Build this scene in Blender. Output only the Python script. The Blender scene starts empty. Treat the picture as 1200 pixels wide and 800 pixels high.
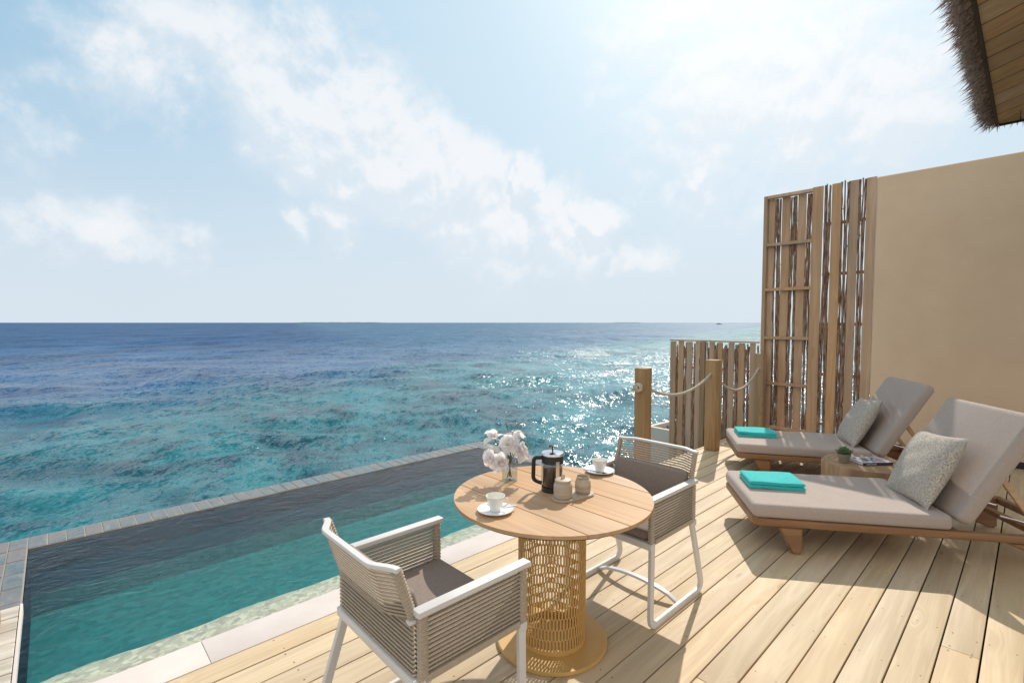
import bpy, bmesh, math, random
import numpy as np
from mathutils import Vector, Matrix
R = math.radians
random.seed(7)
sc = bpy.context.scene
col = sc.collection

# ------------------------------------------------------------------ camera
H = 1.62
YAW = R(46.8)
PITCH = math.atan2(29, 574)
cd = bpy.data.cameras.new('camera'); cam = bpy.data.objects.new('camera', cd); col.objects.link(cam)
sc.camera = cam
cd.sensor_width = 36; cd.lens = 574/1200*36; cd.shift_y = 7/1200
cd.clip_start = .05; cd.clip_end = 120000
cam.location = (0, 0, H)
cam.rotation_euler = (math.pi/2-PITCH, 0, YAW-math.pi/2)

# ------------------------------------------------------------------ sun, sky, exposure
SUN_AZ, SUN_EL = R(21.7), R(40.7)
sv = Vector((math.cos(SUN_AZ)*math.cos(SUN_EL), math.sin(SUN_AZ)*math.cos(SUN_EL), math.sin(SUN_EL)))
sl = bpy.data.lights.new('sun', 'SUN'); so = bpy.data.objects.new('sun', sl); col.objects.link(so)
sl.energy = 3.1; sl.angle = R(.55); sl.color = (1, .93, .83)
so.rotation_euler = sv.to_track_quat('Z', 'Y').to_euler()
sc.view_settings.view_transform = 'Standard'; sc.view_settings.look = 'None'
sc.view_settings.exposure = 0.38; sc.view_settings.gamma = 1

def pixdir(x, y):
    """direction in the world of a point of the sky"""
    f = 574.
    F = Vector((math.cos(YAW)*math.cos(PITCH), math.sin(YAW)*math.cos(PITCH), -math.sin(PITCH)))
    Rr = Vector((math.sin(YAW), -math.cos(YAW), 0)); U = Rr.cross(F)
    return (F+Rr*((x-600)/f)-U*((y-407)/f)).normalized()

class NT:
    """tiny node-tree helper"""
    def __init__(s, tree): s.t = tree; s.n = tree.nodes; s.l = tree.links
    def new(s, kind, **kw):
        n = s.n.new(kind)
        for k, v in kw.items(): setattr(n, k, v)
        return n
    def put(s, sock, v):
        if isinstance(v, bpy.types.NodeSocket): s.l.new(v, sock)
        elif v is not None:
            if sock.type == 'RGBA' and hasattr(v, '__len__') and len(v) == 3: v = (*v, 1)
            sock.default_value = v
    def math(s, op, a, b=None, c=None, clamp=False):
        n = s.new('ShaderNodeMath', operation=op, use_clamp=clamp)
        s.put(n.inputs[0], a); s.put(n.inputs[1], b) if b is not None else None
        if c is not None: s.put(n.inputs[2], c)
        return n.outputs[0]
    def vmath(s, op, a, b=None, out=0, scale=None):
        n = s.new('ShaderNodeVectorMath', operation=op)
        s.put(n.inputs[0], a)
        if b is not None: s.put(n.inputs[1], b)
        if scale is not None: s.put(n.inputs['Scale'], scale)
        return n.outputs[out]
    def mix(s, f, a, b, blend='MIX'):
        n = s.new('ShaderNodeMix', data_type='RGBA', blend_type=blend)
        s.put(n.inputs[0], f); s.put(n.inputs[6], a); s.put(n.inputs[7], b)
        return n.outputs[2]
    def noise(s, vec, scale, detail=4, rough=.5, dist=0, out=0):
        n = s.new('ShaderNodeTexNoise'); s.put(n.inputs['Vector'], vec)
        n.inputs['Scale'].default_value = scale; n.inputs['Detail'].default_value = detail
        n.inputs['Roughness'].default_value = rough; n.inputs['Distortion'].default_value = dist
        return n.outputs[out]
    def vor(s, vec, scale, feature='F1', out='Distance', rnd=1):
        n = s.new('ShaderNodeTexVoronoi', feature=feature); s.put(n.inputs['Vector'], vec)
        n.inputs['Scale'].default_value = scale; n.inputs['Randomness'].default_value = rnd
        return n.outputs[out]
    def rng(s, v, a, b, c=0, d=1, smooth=True):
        n = s.new('ShaderNodeMapRange', interpolation_type='SMOOTHSTEP' if smooth else 'LINEAR')
        s.put(n.inputs[0], v)
        for i, q in enumerate((a, b, c, d)): s.put(n.inputs[i+1], q)
        return n.outputs[0]
    def map(s, vec, scale=(1, 1, 1), rot=(0, 0, 0), loc=(0, 0, 0)):
        n = s.new('ShaderNodeMapping'); s.put(n.inputs[0], vec)
        n.inputs['Scale'].default_value = scale; n.inputs['Rotation'].default_value = rot; n.inputs['Location'].default_value = loc
        return n.outputs[0]

w = bpy.data.worlds.new('World'); sc.world = w; w.use_nodes = True
t = NT(w.node_tree); t.n.clear()
sky = t.new('ShaderNodeTexSky', sky_type='NISHITA'); sky.sun_disc = False
sky.sun_elevation = SUN_EL; sky.sun_rotation = math.pi/2-SUN_AZ
sky.air_density = 1.0; sky.dust_density = 2.2; sky.ozone_density = 1.5; sky.altitude = 0
tc = t.new('ShaderNodeTexCoord'); dirv = t.vmath('NORMALIZE', tc.outputs['Generated'])
sep = t.new('ShaderNodeSeparateXYZ'); t.put(sep.inputs[0], dirv)
def cloud_field(vec):
    n1 = t.noise(vec, 4.2, 9, .62, .25)
    wob = t.noise(vec, 3.0, 7, .6, 0, out=1)
    v2 = t.vmath('ADD', vec, t.vmath('SCALE', t.vmath('SUBTRACT', wob, (.5, .5, .5)), scale=.34))
    acc = None
    for (x, y, r, k) in CLOUDS:
        d = t.vmath('DISTANCE', v2, tuple(pixdir(x, y)), out=1)
        m = t.rng(d, r, 0, 0, k)
        acc = m if acc is None else t.math('MAXIMUM', acc, m)
    n1 = t.math('ADD', t.math('MULTIPLY', n1, .8), t.math('MULTIPLY', t.noise(vec, 13, 6, .6, .2), .2))
    return acc, n1
CLOUDS = [(90, 20, .15, .55), (150, 60, .15, .5), (230, 40, .22, .85), (310, 95, .22, .95), (400, 140, .22, 1.05), (470, 190, .22, 1.1), (540, 225, .18, 1.05),
          (615, 215, .11, 1.25), (640, 275, .17, 1.0), (560, 280, .18, .8), (700, 260, .10, .95), (765, 318, .10, .9), (690, 310, .14, .8),
          (30, 235, .15, .7), (110, 275, .16, .8), (190, 290, .12, .65), (10, 150, .10, .5), (345, 215, .07, .55), (345, 265, .08, .55), (430, 265, .14, .65),
          (870, 110, .30, .78), (950, 80, .24, .85), (820, 170, .18, .7), (1050, 110, .22, .75), (1000, 20, .22, .65), (740, 60, .18, .6), (800, 195, .08, .7)]
acc, n1 = cloud_field(dirv)
dens = t.math('ADD', acc, t.math('MULTIPLY', t.math('SUBTRACT', n1, .5), 2.0))
mask = t.rng(dens, .17, .74)
up = t.vmath('NORMALIZE', t.vmath('ADD', dirv, (.012, .006, .03)))
acc2, n2 = cloud_field(up)
dens2 = t.math('ADD', acc2, t.math('MULTIPLY', t.math('SUBTRACT', n2, .5), 2.0))
shade = t.rng(t.math('SUBTRACT', dens2, dens), -.16, .16, 0, 1)      # thicker above = underside
far = t.rng(sep.outputs[2], .0, .66, 1, 0)                             # air thickens low down
thin = t.rng(t.noise(t.map(dirv, (1, 1, 2.4)), 1.6, 6, .6, .3), .42, .8, 0, .16)
sund = t.vmath('DOT_PRODUCT', dirv, tuple(sv), out=1)
glow = t.math('POWER', t.math('MAXIMUM', sund, 0), 7)
glow2 = t.math('POWER', t.math('MAXIMUM', sund, 0), 26)
nish = t.vmath('MULTIPLY', sky.outputs[0], (.80, 1.02, 1.05))
base = t.mix(.75, nish, (2.0, 4.0, 5.55))
sunny = t.rng(sund, .34, .95)
base = t.mix(t.math('MULTIPLY', sunny, .62), base, (5.4, 6.3, 6.9))
base = t.mix(t.math('MULTIPLY', t.math('POWER', far, 1.7), .92), base, (5.2, 5.8, 6.35))
base = t.mix(thin, base, (5.6, 6.2, 6.8))
base = t.mix(t.math('MULTIPLY', glow2, .85, clamp=True), base, (8.2, 8.3, 8.3))
cc = t.mix(shade, (6.9, 6.95, 7.05), (5.0, 5.75, 6.4))
cc = t.mix(t.math('MULTIPLY', sunny, .35), cc, (6.8, 6.9, 7.1))
cc = t.mix(t.math('MULTIPLY', glow2, .8, clamp=True), cc, (8.2, 8.3, 8.3))
# brighter, warmer, denser cloud added behind and above the view to fill the shade
fill_cloud = t.rng(t.noise(dirv, 1.7, 9, .6, .3), .30, .52, 0, 1.0)
fwd = t.vmath('DOT_PRODUCT', dirv, (math.cos(YAW+.15), math.sin(YAW+.15), .25), out=1)
mask = t.math('MAXIMUM', mask, t.math('MULTIPLY', fill_cloud, t.rng(fwd, .15, .5, 1, 0)))
cfade = t.rng(sep.outputs[2], 0.02, .16, .1, .82)
fin = t.mix(t.math('MULTIPLY', mask, cfade), base, t.mix(t.rng(fwd, .0, .5, .8, 0), cc, (9.0, 8.1, 7.1)))
bg = t.new('ShaderNodeBackground'); t.put(bg.inputs[0], fin); bg.inputs[1].default_value = .106
wo = t.new('ShaderNodeOutputWorld'); t.l.new(bg.outputs[0], wo.inputs[0])

# ------------------------------------------------------------------ materials
MATS = {}
def pmat(name, color=(.5, .5, .5), rough=.6, metal=0, spec=.5, build=None):
    m = bpy.data.materials.new(name); m.use_nodes = True; MATS[name] = m
    t = NT(m.node_tree); b = t.n['Principled BSDF']
    t.put(b.inputs['Base Color'], color); b.inputs['Roughness'].default_value = rough
    b.inputs['Metallic'].default_value = metal; b.inputs['Specular IOR Level'].default_value = spec
    if build: build(t, b)
    return m
def bump(t, b, h, strength=.3, dist=.01):
    n = t.new('ShaderNodeBump'); n.inputs['Strength'].default_value = strength; n.inputs['Distance'].default_value = dist
    t.put(n.inputs['Height'], h); t.put(b.inputs['Normal'], n.outputs[0]); return n
def ocoord(t, amp=13.):
    """object coordinates shifted by a random amount per object"""
    tc = t.new('ShaderNodeTexCoord'); oi = t.new('ShaderNodeObjectInfo')
    sh = t.vmath('SCALE', (1.0, 1.7, .9), scale=t.math('MULTIPLY', oi.outputs['Random'], amp))
    return t.vmath('ADD', tc.outputs['Object'], sh), oi.outputs['Random'], tc

def wood(name, light, dark, axis=0, rough=.6, knots=0., vary=.12, fine=1., knotcol=(.16, .085, .045), spec=.3, grey=0):
    def build(t, b):
        v, rnd, tc = ocoord(t)
        st = [1, 1, 1]; s1 = [9, 9, 9]; s1[axis] = .55
        s2 = [60*fine]*3; s2[axis] = 1.6
        vv = v
        if knots:
            ks = [5.5]*3; ks[axis] = 1.35
            kv = t.map(v, tuple(ks))
            kd = t.vor(kv, 1.0)
            push = t.rng(kd, .0, .30, 1, 0)
            cmb = t.new('ShaderNodeCombineXYZ')
            for i in range(3):
                if i != axis: t.put(cmb.inputs[i], t.math('MULTIPLY', push, .06))
            vv = t.vmath('ADD', v, cmb.outputs[0])
        n1 = t.noise(t.map(vv, tuple(s1)), 1.0, 5, .55, .6)
        bands = t.math('PINGPONG', t.math('MULTIPLY', n1, 9.0), 1.0)
        n2 = t.noise(t.map(vv, tuple(s2)), 1.0, 4, .6)
        n3 = t.noise(v, 1.3, 3, .5)
        f = t.math('ADD', t.math('MULTIPLY', bands, .38), t.math('MULTIPLY', n2, .5))
        f = t.rng(f, .2, .85)
        c = t.mix(f, dark, light)
        big = t.rng(n3, .3, .7, 1-vary*.8, 1+vary*.5)
        c = t.mix(1.0, c, t.vmath('SCALE', (1, 1, 1), scale=big), 'MULTIPLY')
        # each piece its own tone
        tone = t.rng(rnd, 0, 1, 1-vary, 1+vary, False)
        hsv = t.new('ShaderNodeHueSaturation'); t.put(hsv.inputs['Color'], c); t.put(hsv.inputs['Value'], tone)
        t.put(hsv.inputs['Saturation'], t.rng(t.math('FRACT', t.math('MULTIPLY', rnd, 7.3)), 0, 1, 1-vary*1.2, 1+vary*1.1, False))
        c = hsv.outputs[0]
        if grey:
            g = t.rng(t.noise(t.map(v, (2, 2, 2)), 1.4, 5, .6), .42, .68, 0, grey)
            c = t.mix(g, c, (.33, .31, .28))
        if knots:
            rnk = t.vor(kv, 1.0, out='Color')
            sp = t.new('ShaderNodeSeparateColor'); t.put(sp.inputs[0], rnk)
            sel = t.rng(sp.outputs[0], 1-knots, 1-knots+.05, 0, 1)
            kk = t.math('MULTIPLY', t.rng(kd, .035, .12, 1, 0), sel)
            ring = t.math('PINGPONG', t.math('MULTIPLY', kd, 26.), 1.)
            kc = t.mix(ring, knotcol, tuple(min(1, q*2.1) for q in knotcol))
            c = t.mix(t.math('MULTIPLY', kk, .75), c, kc)
        t.put(b.inputs['Base Color'], c)
        t.put(b.inputs['Roughness'], t.rng(n2, .2, .8, rough-.08, rough+.1))
        bump(t, b, t.math('ADD', n2, t.math('MULTIPLY', bands, .4)), .22, .0015)
    return pmat(name, light, rough, 0, spec, build)

wood('deck_wood', (.69, .55, .365), (.565, .425, .27), 0, .62, knots=.5, vary=.055, knotcol=(.27, .16, .09), grey=.10)
wood('screen_wood', (.64, .42, .26), (.50, .315, .185), 2, .75, knots=.35, vary=.12, grey=.08)
wood('post_wood', (.44, .295, .165), (.32, .205, .11), 2, .7, knots=.1, vary=.1)
wood('table_wood', (.60, .375, .20), (.47, .275, .135), 1, .5, vary=.09, fine=1.3)
wood('teak', (.34, .185, .095), (.245, .125, .06), 0, .45, vary=.06)
wood('pale_teak', (.62, .43, .25), (.5, .33, .18), 0, .5, vary=.06)
wood('soffit_wood', (.46, .31, .18), (.35, .225, .125), 1, .7, knots=.15, vary=.14)
wood('soffit_gap_light', (.85, .62, .32), (.75, .52, .25), 1, .7)  # bright tone stands for the light in the soffit gaps
wood('dark_joist', (.06, .045, .03), (.04, .03, .02), 0, .8)

def m_stucco(t, b):
    tc = t.new('ShaderNodeTexCoord'); v = tc.outputs['Object']
    n = t.noise(v, 140, 3, .6); n2 = t.noise(v, 1.1, 5, .6)
    t.put(b.inputs['Base Color'], t.mix(t.rng(n2, .3, .7), (.76, .54, .36), (.82, .60, .405)))
    sw_ = t.noise(t.map(v, (1, 3.2, 2.2), (R(25), 0, 0)), 1.6, 6, .6, .8)
    bump(t, b, t.math('ADD', t.math('MULTIPLY', n, .35), sw_), .5, .012)
pmat('stucco', rough=.9, spec=.2, build=m_stucco)
def m_coping(t, b):
    tc = t.new('ShaderNodeTexCoord'); v = tc.outputs['Object']
    n = t.noise(v, 1.7, 6, .65); n2 = t.noise(v, 120, 3, .6); n3 = t.noise(v, 14, 4, .7)
    c = t.mix(t.rng(n, .3, .72), (.60, .53, .49), (.69, .62, .58))
    c = t.mix(t.rng(n3, .62, .8, 0, .35), c, (.5, .43, .37))
    t.put(b.inputs['Base Color'], c)
    bump(t, b, n2, .2, .002)
pmat('coping_stone', rough=.75, spec=.3, build=m_coping)
def m_tile(t, b):
    v, rnd, tc = ocoord(t)
    n = t.noise(v, 6, 6, .7, .5); n2 = t.noise(t.map(v, (26, 6, 10)), 1, 5, .65)
    c = t.mix(t.rng(n, .3, .7), (.09, .125, .14), (.21, .20, .19))
    c = t.mix(t.rng(n2, .5, .75, 0, .6), c, (.29, .28, .26))
    c = t.mix(t.rng(rnd, .55, 1, 0, .45), c, (.24, .165, .135))
    c = t.mix(t.rng(t.math('FRACT', t.math('MULTIPLY', rnd, 5.7)), .5, 1, 0, .5), c, (.1, .16, .19))
    t.put(b.inputs['Base Color'], c); t.put(b.inputs['Roughness'], t.rng(n, .3, .7, .22, .5))
    bump(t, b, t.math('ADD', n, n2), .5, .006)
pmat('slate_tile', rough=.35, spec=.5, build=m_tile)
pmat('grout', (.33, .29, .25), .8)
def m_ledge(t, b):
    v, rnd, tc = ocoord(t)
    n = t.noise(t.map(v, (3, 14, 3)), 1, 6, .6, .4); n2 = t.noise(v, 9, 6, .7)
    c = t.mix(t.rng(n, .35, .65), (.42, .36, .29), (.60, .54, .46))
    c = t.mix(t.rng(n2, .6, .72, 0, .6), c, (.36, .25, .16))
    t.put(b.inputs['Base Color'], c); bump(t, b, t.math('ADD', n, n2), .4, .004)
pmat('ledge_stone', rough=.6, build=m_ledge)
def m_pool(t, b):
    tc = t.new('ShaderNodeTexCoord'); v = tc.outputs['Object']
    vd = t.vor(v, 22, 'F1', 'Color'); n = t.noise(v, 1.5, 4, .6)
    sp = t.new('ShaderNodeSeparateColor'); t.put(sp.inputs[0], vd)
    c = t.mix(sp.outputs[0], (.08, .155, .15), (.13, .225, .21))
    t.put(b.inputs['Base Color'], c)
pmat('pool_lining', rough=.5, build=m_pool)
def m_pwall_shade(t, b):
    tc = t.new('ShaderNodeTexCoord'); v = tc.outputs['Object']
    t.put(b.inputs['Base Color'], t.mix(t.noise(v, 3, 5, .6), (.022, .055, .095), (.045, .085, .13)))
pmat('pool_wall_shade', rough=.5, build=m_pwall_shade)  # darker than the lining: the wall's shade is put into the colour
def m_shelf(t, b):
    tc = t.new('ShaderNodeTexCoord'); v = tc.outputs['Object']
    w2 = t.vmath('ADD', v, t.vmath('SCALE', t.noise(v, 6, 3, .5, out=1), scale=.1))
    vd = t.vor(w2, 34, 'F1', 'Color'); e = t.vor(w2, 34, 'DISTANCE_TO_EDGE'); 
    sp = t.new('ShaderNodeSeparateColor'); t.put(sp.inputs[0], vd)
    c = t.mix(sp.outputs[0], (.40, .31, .23), (.74, .60, .45))
    c = t.mix(t.rng(e, .0, .10, .5, 0), c, (.40, .34, .24))
    t.put(b.inputs['Base Color'], c)
pmat('shelf_pebble', rough=.5, build=m_shelf)

def fabric(name, c1, c2, scale=420, rough=.9, bs=.32):
    def build(t, b):
        v, rnd, tc = ocoord(t, 3)
        n = t.noise(v, scale, 2, .5); n2 = t.noise(v, 5, 4, .55); n3 = t.noise(v, 60, 3, .6)
        c = t.mix(t.rng(t.math('ADD', t.math('MULTIPLY', n, .5), t.math('MULTIPLY', n3, .5)), .3, .7), c1, c2)
        c = t.mix(t.rng(n2, .35, .75, 0, .14), c, tuple(q*.75 for q in c1))
        t.put(b.inputs['Base Color'], c)
        b.inputs['Sheen Weight'].default_value = .15
        bump(t, b, t.math('ADD', n, t.math('MULTIPLY', n2, 2.)), bs, .003)
    return pmat(name, c1, rough, 0, .2, build)
fabric('mattress_fabric', (.41, .335, .29), (.48, .395, .345))
fabric('chair_fabric', (.235, .18, .15), (.29, .23, .19))
fabric('towel_terry', (.035, .47, .46), (.07, .60, .58), 300, 1.0, .9)
fabric('cord_fabric', (.385, .315, .24), (.475, .395, .305), 500, .8)
def m_weave(t, b):
    v, rnd, tc = ocoord(t, 3)
    a = t.noise(t.map(v, (430, 60, 90)), 1, 2, .6, .25); c = t.noise(t.map(v, (60, 430, 90)), 1, 2, .6, .25)
    n = t.noise(v, 9, 4, .6); n4 = t.noise(v, 150, 2, .5)
    f = t.math('MULTIPLY', t.math('ADD', a, c), .5)
    f = t.math('ADD', t.math('MULTIPLY', f, .75), t.math('MULTIPLY', n4, .25))
    cc = t.mix(t.rng(f, .36, .62), (.15, .13, .115), (.70, .63, .54))
    cc = t.mix(t.rng(n, .35, .7, 0, .4), cc, (.45, .40, .35))
    t.put(b.inputs['Base Color'], cc); bump(t, b, f, .7, .004)
pmat('pillow_weave', rough=.95, spec=.1, build=m_weave)
def m_white(t, b):
    v, rnd, tc = ocoord(t)
    n = t.noise(v, 4, 5, .6)
    t.put(b.inputs['Base Color'], t.mix(t.rng(n, .3, .7), (.62, .595, .575), (.69, .665, .65)))
    t.put(b.inputs['Roughness'], t.rng(n, .3, .7, .33, .5))
pmat('white_metal', rough=.4, build=m_white)
def m_gold(t, b):
    tc = t.new('ShaderNodeTexCoord'); v = tc.outputs['Object']; n = t.noise(v, 3, 5, .6); n2 = t.noise(v, 300, 2, .5)
    t.put(b.inputs['Base Color'], t.mix(t.rng(n, .3, .7), (.54, .315, .095), (.63, .38, .125))); bump(t, b, n2, .12, .001)
pmat('ochre_metal', rough=.5, build=m_gold)
pmat('steel', (.72, .72, .74), .16, 1)
pmat('dark_metal', (.05, .05, .055), .4, .6)
pmat('screw_steel', (.16, .12, .09), .5, .5)
pmat('black_plastic', (.015, .015, .017), .35)
pmat('coffee', (.012, .006, .003), .15)
def m_cer(t, b):
    v, rnd, tc = ocoord(t); n = t.noise(t.map(v, (2, 2, 60)), 1, 4, .6); n2 = t.noise(v, 90, 3, .6)
    c = t.mix(t.rng(n, .35, .65), (.40, .325, .235), (.52, .44, .34)); c = t.mix(t.rng(n2, .6, .75, 0, .5), c, (.2, .15, .1))
    t.put(b.inputs['Base Color'], c); bump(t, b, n, .2, .001)
pmat('stoneware', rough=.55, build=m_cer)
pmat('china', (.80, .79, .72), .12, 0, .6)
pmat('plate_white', (.82, .83, .85), .12, 0, .6)
def schlick(t, nrm, f0):
    geo = t.new('ShaderNodeNewGeometry')
    c = t.math('ABSOLUTE', t.vmath('DOT_PRODUCT', nrm or geo.outputs['Normal'], geo.outputs['Incoming'], out=1))
    return t.math('ADD', t.math('MULTIPLY', t.math('POWER', t.math('SUBTRACT', 1., c, clamp=True), 5.), 1-f0), f0, clamp=True)
def m_glass(t, b):
    t.n.clear()
    o = t.new('ShaderNodeOutputMaterial');     tr = t.new('ShaderNodeBsdfTransparent'); tr.inputs[0].default_value = (.94, .96, .96, 1)
    gl = t.new('ShaderNodeBsdfGlossy'); gl.inputs['Roughness'].default_value = .02
    m = t.new('ShaderNodeMixShader'); t.l.new(schlick(t, None, .06), m.inputs[0])
    t.l.new(tr.outputs[0], m.inputs[1]); t.l.new(gl.outputs[0], m.inputs[2]); t.l.new(m.outputs[0], o.inputs[0])
pmat('clear_glass', build=m_glass)
def m_petal(t, b):
    v, rnd, tc = ocoord(t); n = t.noise(v, 30, 4, .6)
    t.put(b.inputs['Base Color'], t.mix(t.rng(n, .3, .7), (.92, .87, .87), (.95, .93, .93)))
    o = t.n['Material Output']; tl = t.new('ShaderNodeBsdfTranslucent'); tl.inputs[0].default_value = (.97, .94, .93, 1)
    mx = t.new('ShaderNodeMixShader'); mx.inputs[0].default_value = .5; t.l.new(b.outputs[0], mx.inputs[1]); t.l.new(tl.outputs[0], mx.inputs[2]); t.l.new(mx.outputs[0], o.inputs[0])
pmat('petal_pink', rough=.55, build=m_petal)
def m_leaf(t, b):
    v, rnd, tc = ocoord(t); n = t.noise(v, 20, 4, .6)
    t.put(b.inputs['Base Color'], t.mix(n, (.04, .075, .02), (.11, .17, .045)))
pmat('leaf_green', rough=.45, build=m_leaf)
pmat('succulent_green', (.085, .15, .06), .5)
pmat('clay', (.29, .235, .18), .85)
def m_bark(t, b):
    v, rnd, tc = ocoord(t); n = t.noise(t.map(v, (30, 30, 7)), 1, 5, .65, .4); n2 = t.noise(v, 3, 4, .5)
    c = t.mix(t.rng(n, .35, .68), (.15, .085, .06), (.44, .295, .21))
    c = t.mix(t.rng(n2, .5, .75, 0, .4), c, (.36, .27, .20))
    t.put(b.inputs['Base Color'], c); bump(t, b, n, .9, .01)
pmat('bark', rough=.9, spec=.1, build=m_bark)
def m_stump(t, b):
    tc = t.new('ShaderNodeTexCoord'); v = tc.outputs['Object']
    sp = t.new('ShaderNodeSeparateXYZ'); t.put(sp.inputs[0], t.vmath('ADD', v, t.vmath('SCALE', t.noise(v, 4, 4, .6, out=1), scale=.05)))
    r = t.math('SQRT', t.math('ADD', t.math('POWER', t.math('SUBTRACT', sp.outputs[0], .05), 2), t.math('POWER', sp.outputs[1], 2)))
    ring = t.math('PINGPONG', t.math('MULTIPLY', r, 42.), 1.)
    n = t.noise(t.map(v, (30, 30, 2.5)), 1, 5, .6); n2 = t.noise(v, 5, 5, .6)
    c = t.mix(ring, (.33, .19, .10), (.50, .33, .19)); c = t.mix(t.rng(n, .35, .7, .0, .55), c, (.25, .14, .07))
    c = t.mix(t.rng(n2, .45, .75, 0, .5), c, (.28, .19, .12))
    t.put(b.inputs['Base Color'], c); bump(t, b, t.math('ADD', n, t.math('MULTIPLY', ring, .3)), .4, .004)
pmat('stump_wood', rough=.7, build=m_stump)
def m_rope(t, b):
    v, rnd, tc = ocoord(t, 2); n = t.noise(v, 220, 3, .6)
    t.put(b.inputs['Base Color'], t.mix(n, (.40, .33, .25), (.70, .62, .51))); bump(t, b, n, .6, .004)
pmat('rope_fibre', rough=.9, build=m_rope)
pmat('planter_render', (.60, .56, .50), .8)
pmat('pebble', (.10, .09, .085), .6)
def m_thatch(t, b):
    tc = t.new('ShaderNodeTexCoord'); v = tc.outputs['Object']; n = t.noise(v, 40, 4, .7); n2 = t.noise(v, 4, 3, .6)
    c = t.mix(t.rng(n, .3, .7), (.17, .12, .10), (.60, .47, .41)); t.put(b.inputs['Base Color'], t.mix(t.rng(n2, .4, .7, 0, .4), c, (.12, .09, .075)))
pmat('thatch_straw', rough=.9, spec=.15, build=m_thatch)
pmat('book_dark', (.035, .035, .06), .35)
pmat('book_paper', (.75, .73, .70), .8)
def m_cover(t, b):
    tc = t.new('ShaderNodeTexCoord'); v = tc.outputs['Object']; sp = t.new('ShaderNodeSeparateXYZ'); t.put(sp.inputs[0], v)
    n = t.noise(v, 22, 3, .5, .6)
    pic = t.mix(t.rng(n, .44, .52), (.10, .10, .13), (.52, .58, .66)); pic = t.mix(t.rng(n, .56, .62), pic, (.45, .30, .22))
    inx = t.math('MULTIPLY', t.math('LESS_THAN', t.math('ABSOLUTE', sp.outputs[0]), .115), t.math('LESS_THAN', t.math('ABSOLUTE', t.math('ADD', sp.outputs[1], -.006)), .075))
    t.put(b.inputs['Base Color'], t.mix(inx, (.60, .60, .72), pic))
pmat('book_cover', rough=.3, build=m_cover)
pmat('white_print', (.75, .75, .78), .5)
pmat('boat_paint', (.55, .56, .58), .5)
pmat('boat_hull', (.06, .08, .12), .5)
def m_isl(t, b):
    tc = t.new('ShaderNodeTexCoord'); n = t.noise(tc.outputs['Object'], .02, 4, .6)
    t.put(b.inputs['Base Color'], t.mix(n, (.05, .08, .05), (.09, .12, .07)))
pmat('island_green', rough=1, build=m_isl)

# sea: reef shallows near the deck, deep water beyond the drop-off
def m_sea(t, b):
    geo = t.new('ShaderNodeNewGeometry'); P = geo.outputs['Position']
    sp = t.new('ShaderNodeSeparateXYZ'); t.put(sp.inputs[0], P)
    X, Y = sp.outputs[0], sp.outputs[1]
    dist = t.vmath('LENGTH', P, out=1)
    wob = t.noise(t.map(P, (1, 1, 1)), .12, 5, .6)
    edge = t.math('SUBTRACT', Y, t.math('ADD', t.math('MULTIPLY', X, .30), 21.5))
    edge = t.math('ADD', edge, t.math('MULTIPLY', t.math('SUBTRACT', wob, .5), 17))
    deepf = t.rng(edge, -7, 8)
    n = t.noise(P, .42, 8, .68, .5); n2 = t.noise(P, 1.6, 5, .6, .3)
    reef = t.rng(t.math('ADD', t.math('MULTIPLY', n, .75), t.math('MULTIPLY', n2, .25)), .40, .585)
    shallow = t.mix(reef, (.003, .040, .066), (.013, .148, .176))
    patch = t.rng(t.noise(P, .16, 3, .5, .2), .50, .68)
    shallow = t.mix(t.math('MULTIPLY', patch, .5), shallow, (.02, .21, .245))
    nd = t.noise(P, .10, 6, .65)
    deep = t.mix(t.rng(nd, .35, .7), (.002, .040, .125), (.006, .085, .225))
    sand_sheen = t.math('MULTIPLY', t.rng(t.math('ADD', t.math('SUBTRACT', X, t.math('MULTIPLY', Y, .35)), t.math('MULTIPLY', t.math('SUBTRACT', wob, .5), 12)), -4, 22), .62)  # pale shallow sand, with the sun's glitter painted into the same colour
    shallow = t.mix(sand_sheen, shallow, t.mix(reef, (.04, .14, .18), (.11, .30, .36)))
    deep = t.mix(t.math('MULTIPLY', sand_sheen, .7), deep, (.05, .18, .27))  # sun sheen painted into the deep water colour
    c = t.mix(deepf, shallow, deep)
    t.put(b.inputs['Base Color'], c)
    b.inputs['IOR'].default_value = 1.33; t.put(b.inputs['Specular IOR Level'], t.rng(dist, 12, 90, .42, .14))
    t.put(b.inputs['Roughness'], t.rng(dist, 8, 90, .19, .38))
    # wavelet slopes as a vector field, so they hold their steepness at any distance
    st = t.map(P, (1.0, 1.0, 1.0), (0, 0, R(-47)))
    sl_ = None
    for (sc_, el, k, dt) in ((.045, 2.6, .55, 3), (.17, 2.3, .75, 3), (.7, 1.8, .8, 2), (2.6, 2.0, 2.0, 3), (12.5, 1.7, 2.5, 3)):
        nv = t.vmath('SUBTRACT', t.noise(t.map(st, (1, el, 1), loc=(sc_*7, 3, 0)), sc_, dt, .55, .3, out=1), (.5, .5, .5))
        nv = t.vmath('SCALE', nv, scale=k); sl_ = nv if sl_ is None else t.vmath('ADD', sl_, nv)
    gust = t.math('MULTIPLY', t.rng(t.noise(P, .05, 3, .5), .35, .65, .8, 1.15), t.rng(dist, 8, 120, .72, 1.2))
    sl_ = t.vmath('MULTIPLY', t.vmath('SCALE', sl_, scale=gust), (1, 1, 0))
    t.put(b.inputs['Normal'], t.vmath('NORMALIZE', t.vmath('ADD', geo.outputs['Normal'], sl_)))
pmat('sea_water', rough=.08, spec=.5, build=m_sea)
WATER = ((.0, .81, .83, 1), 1.15)
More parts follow.
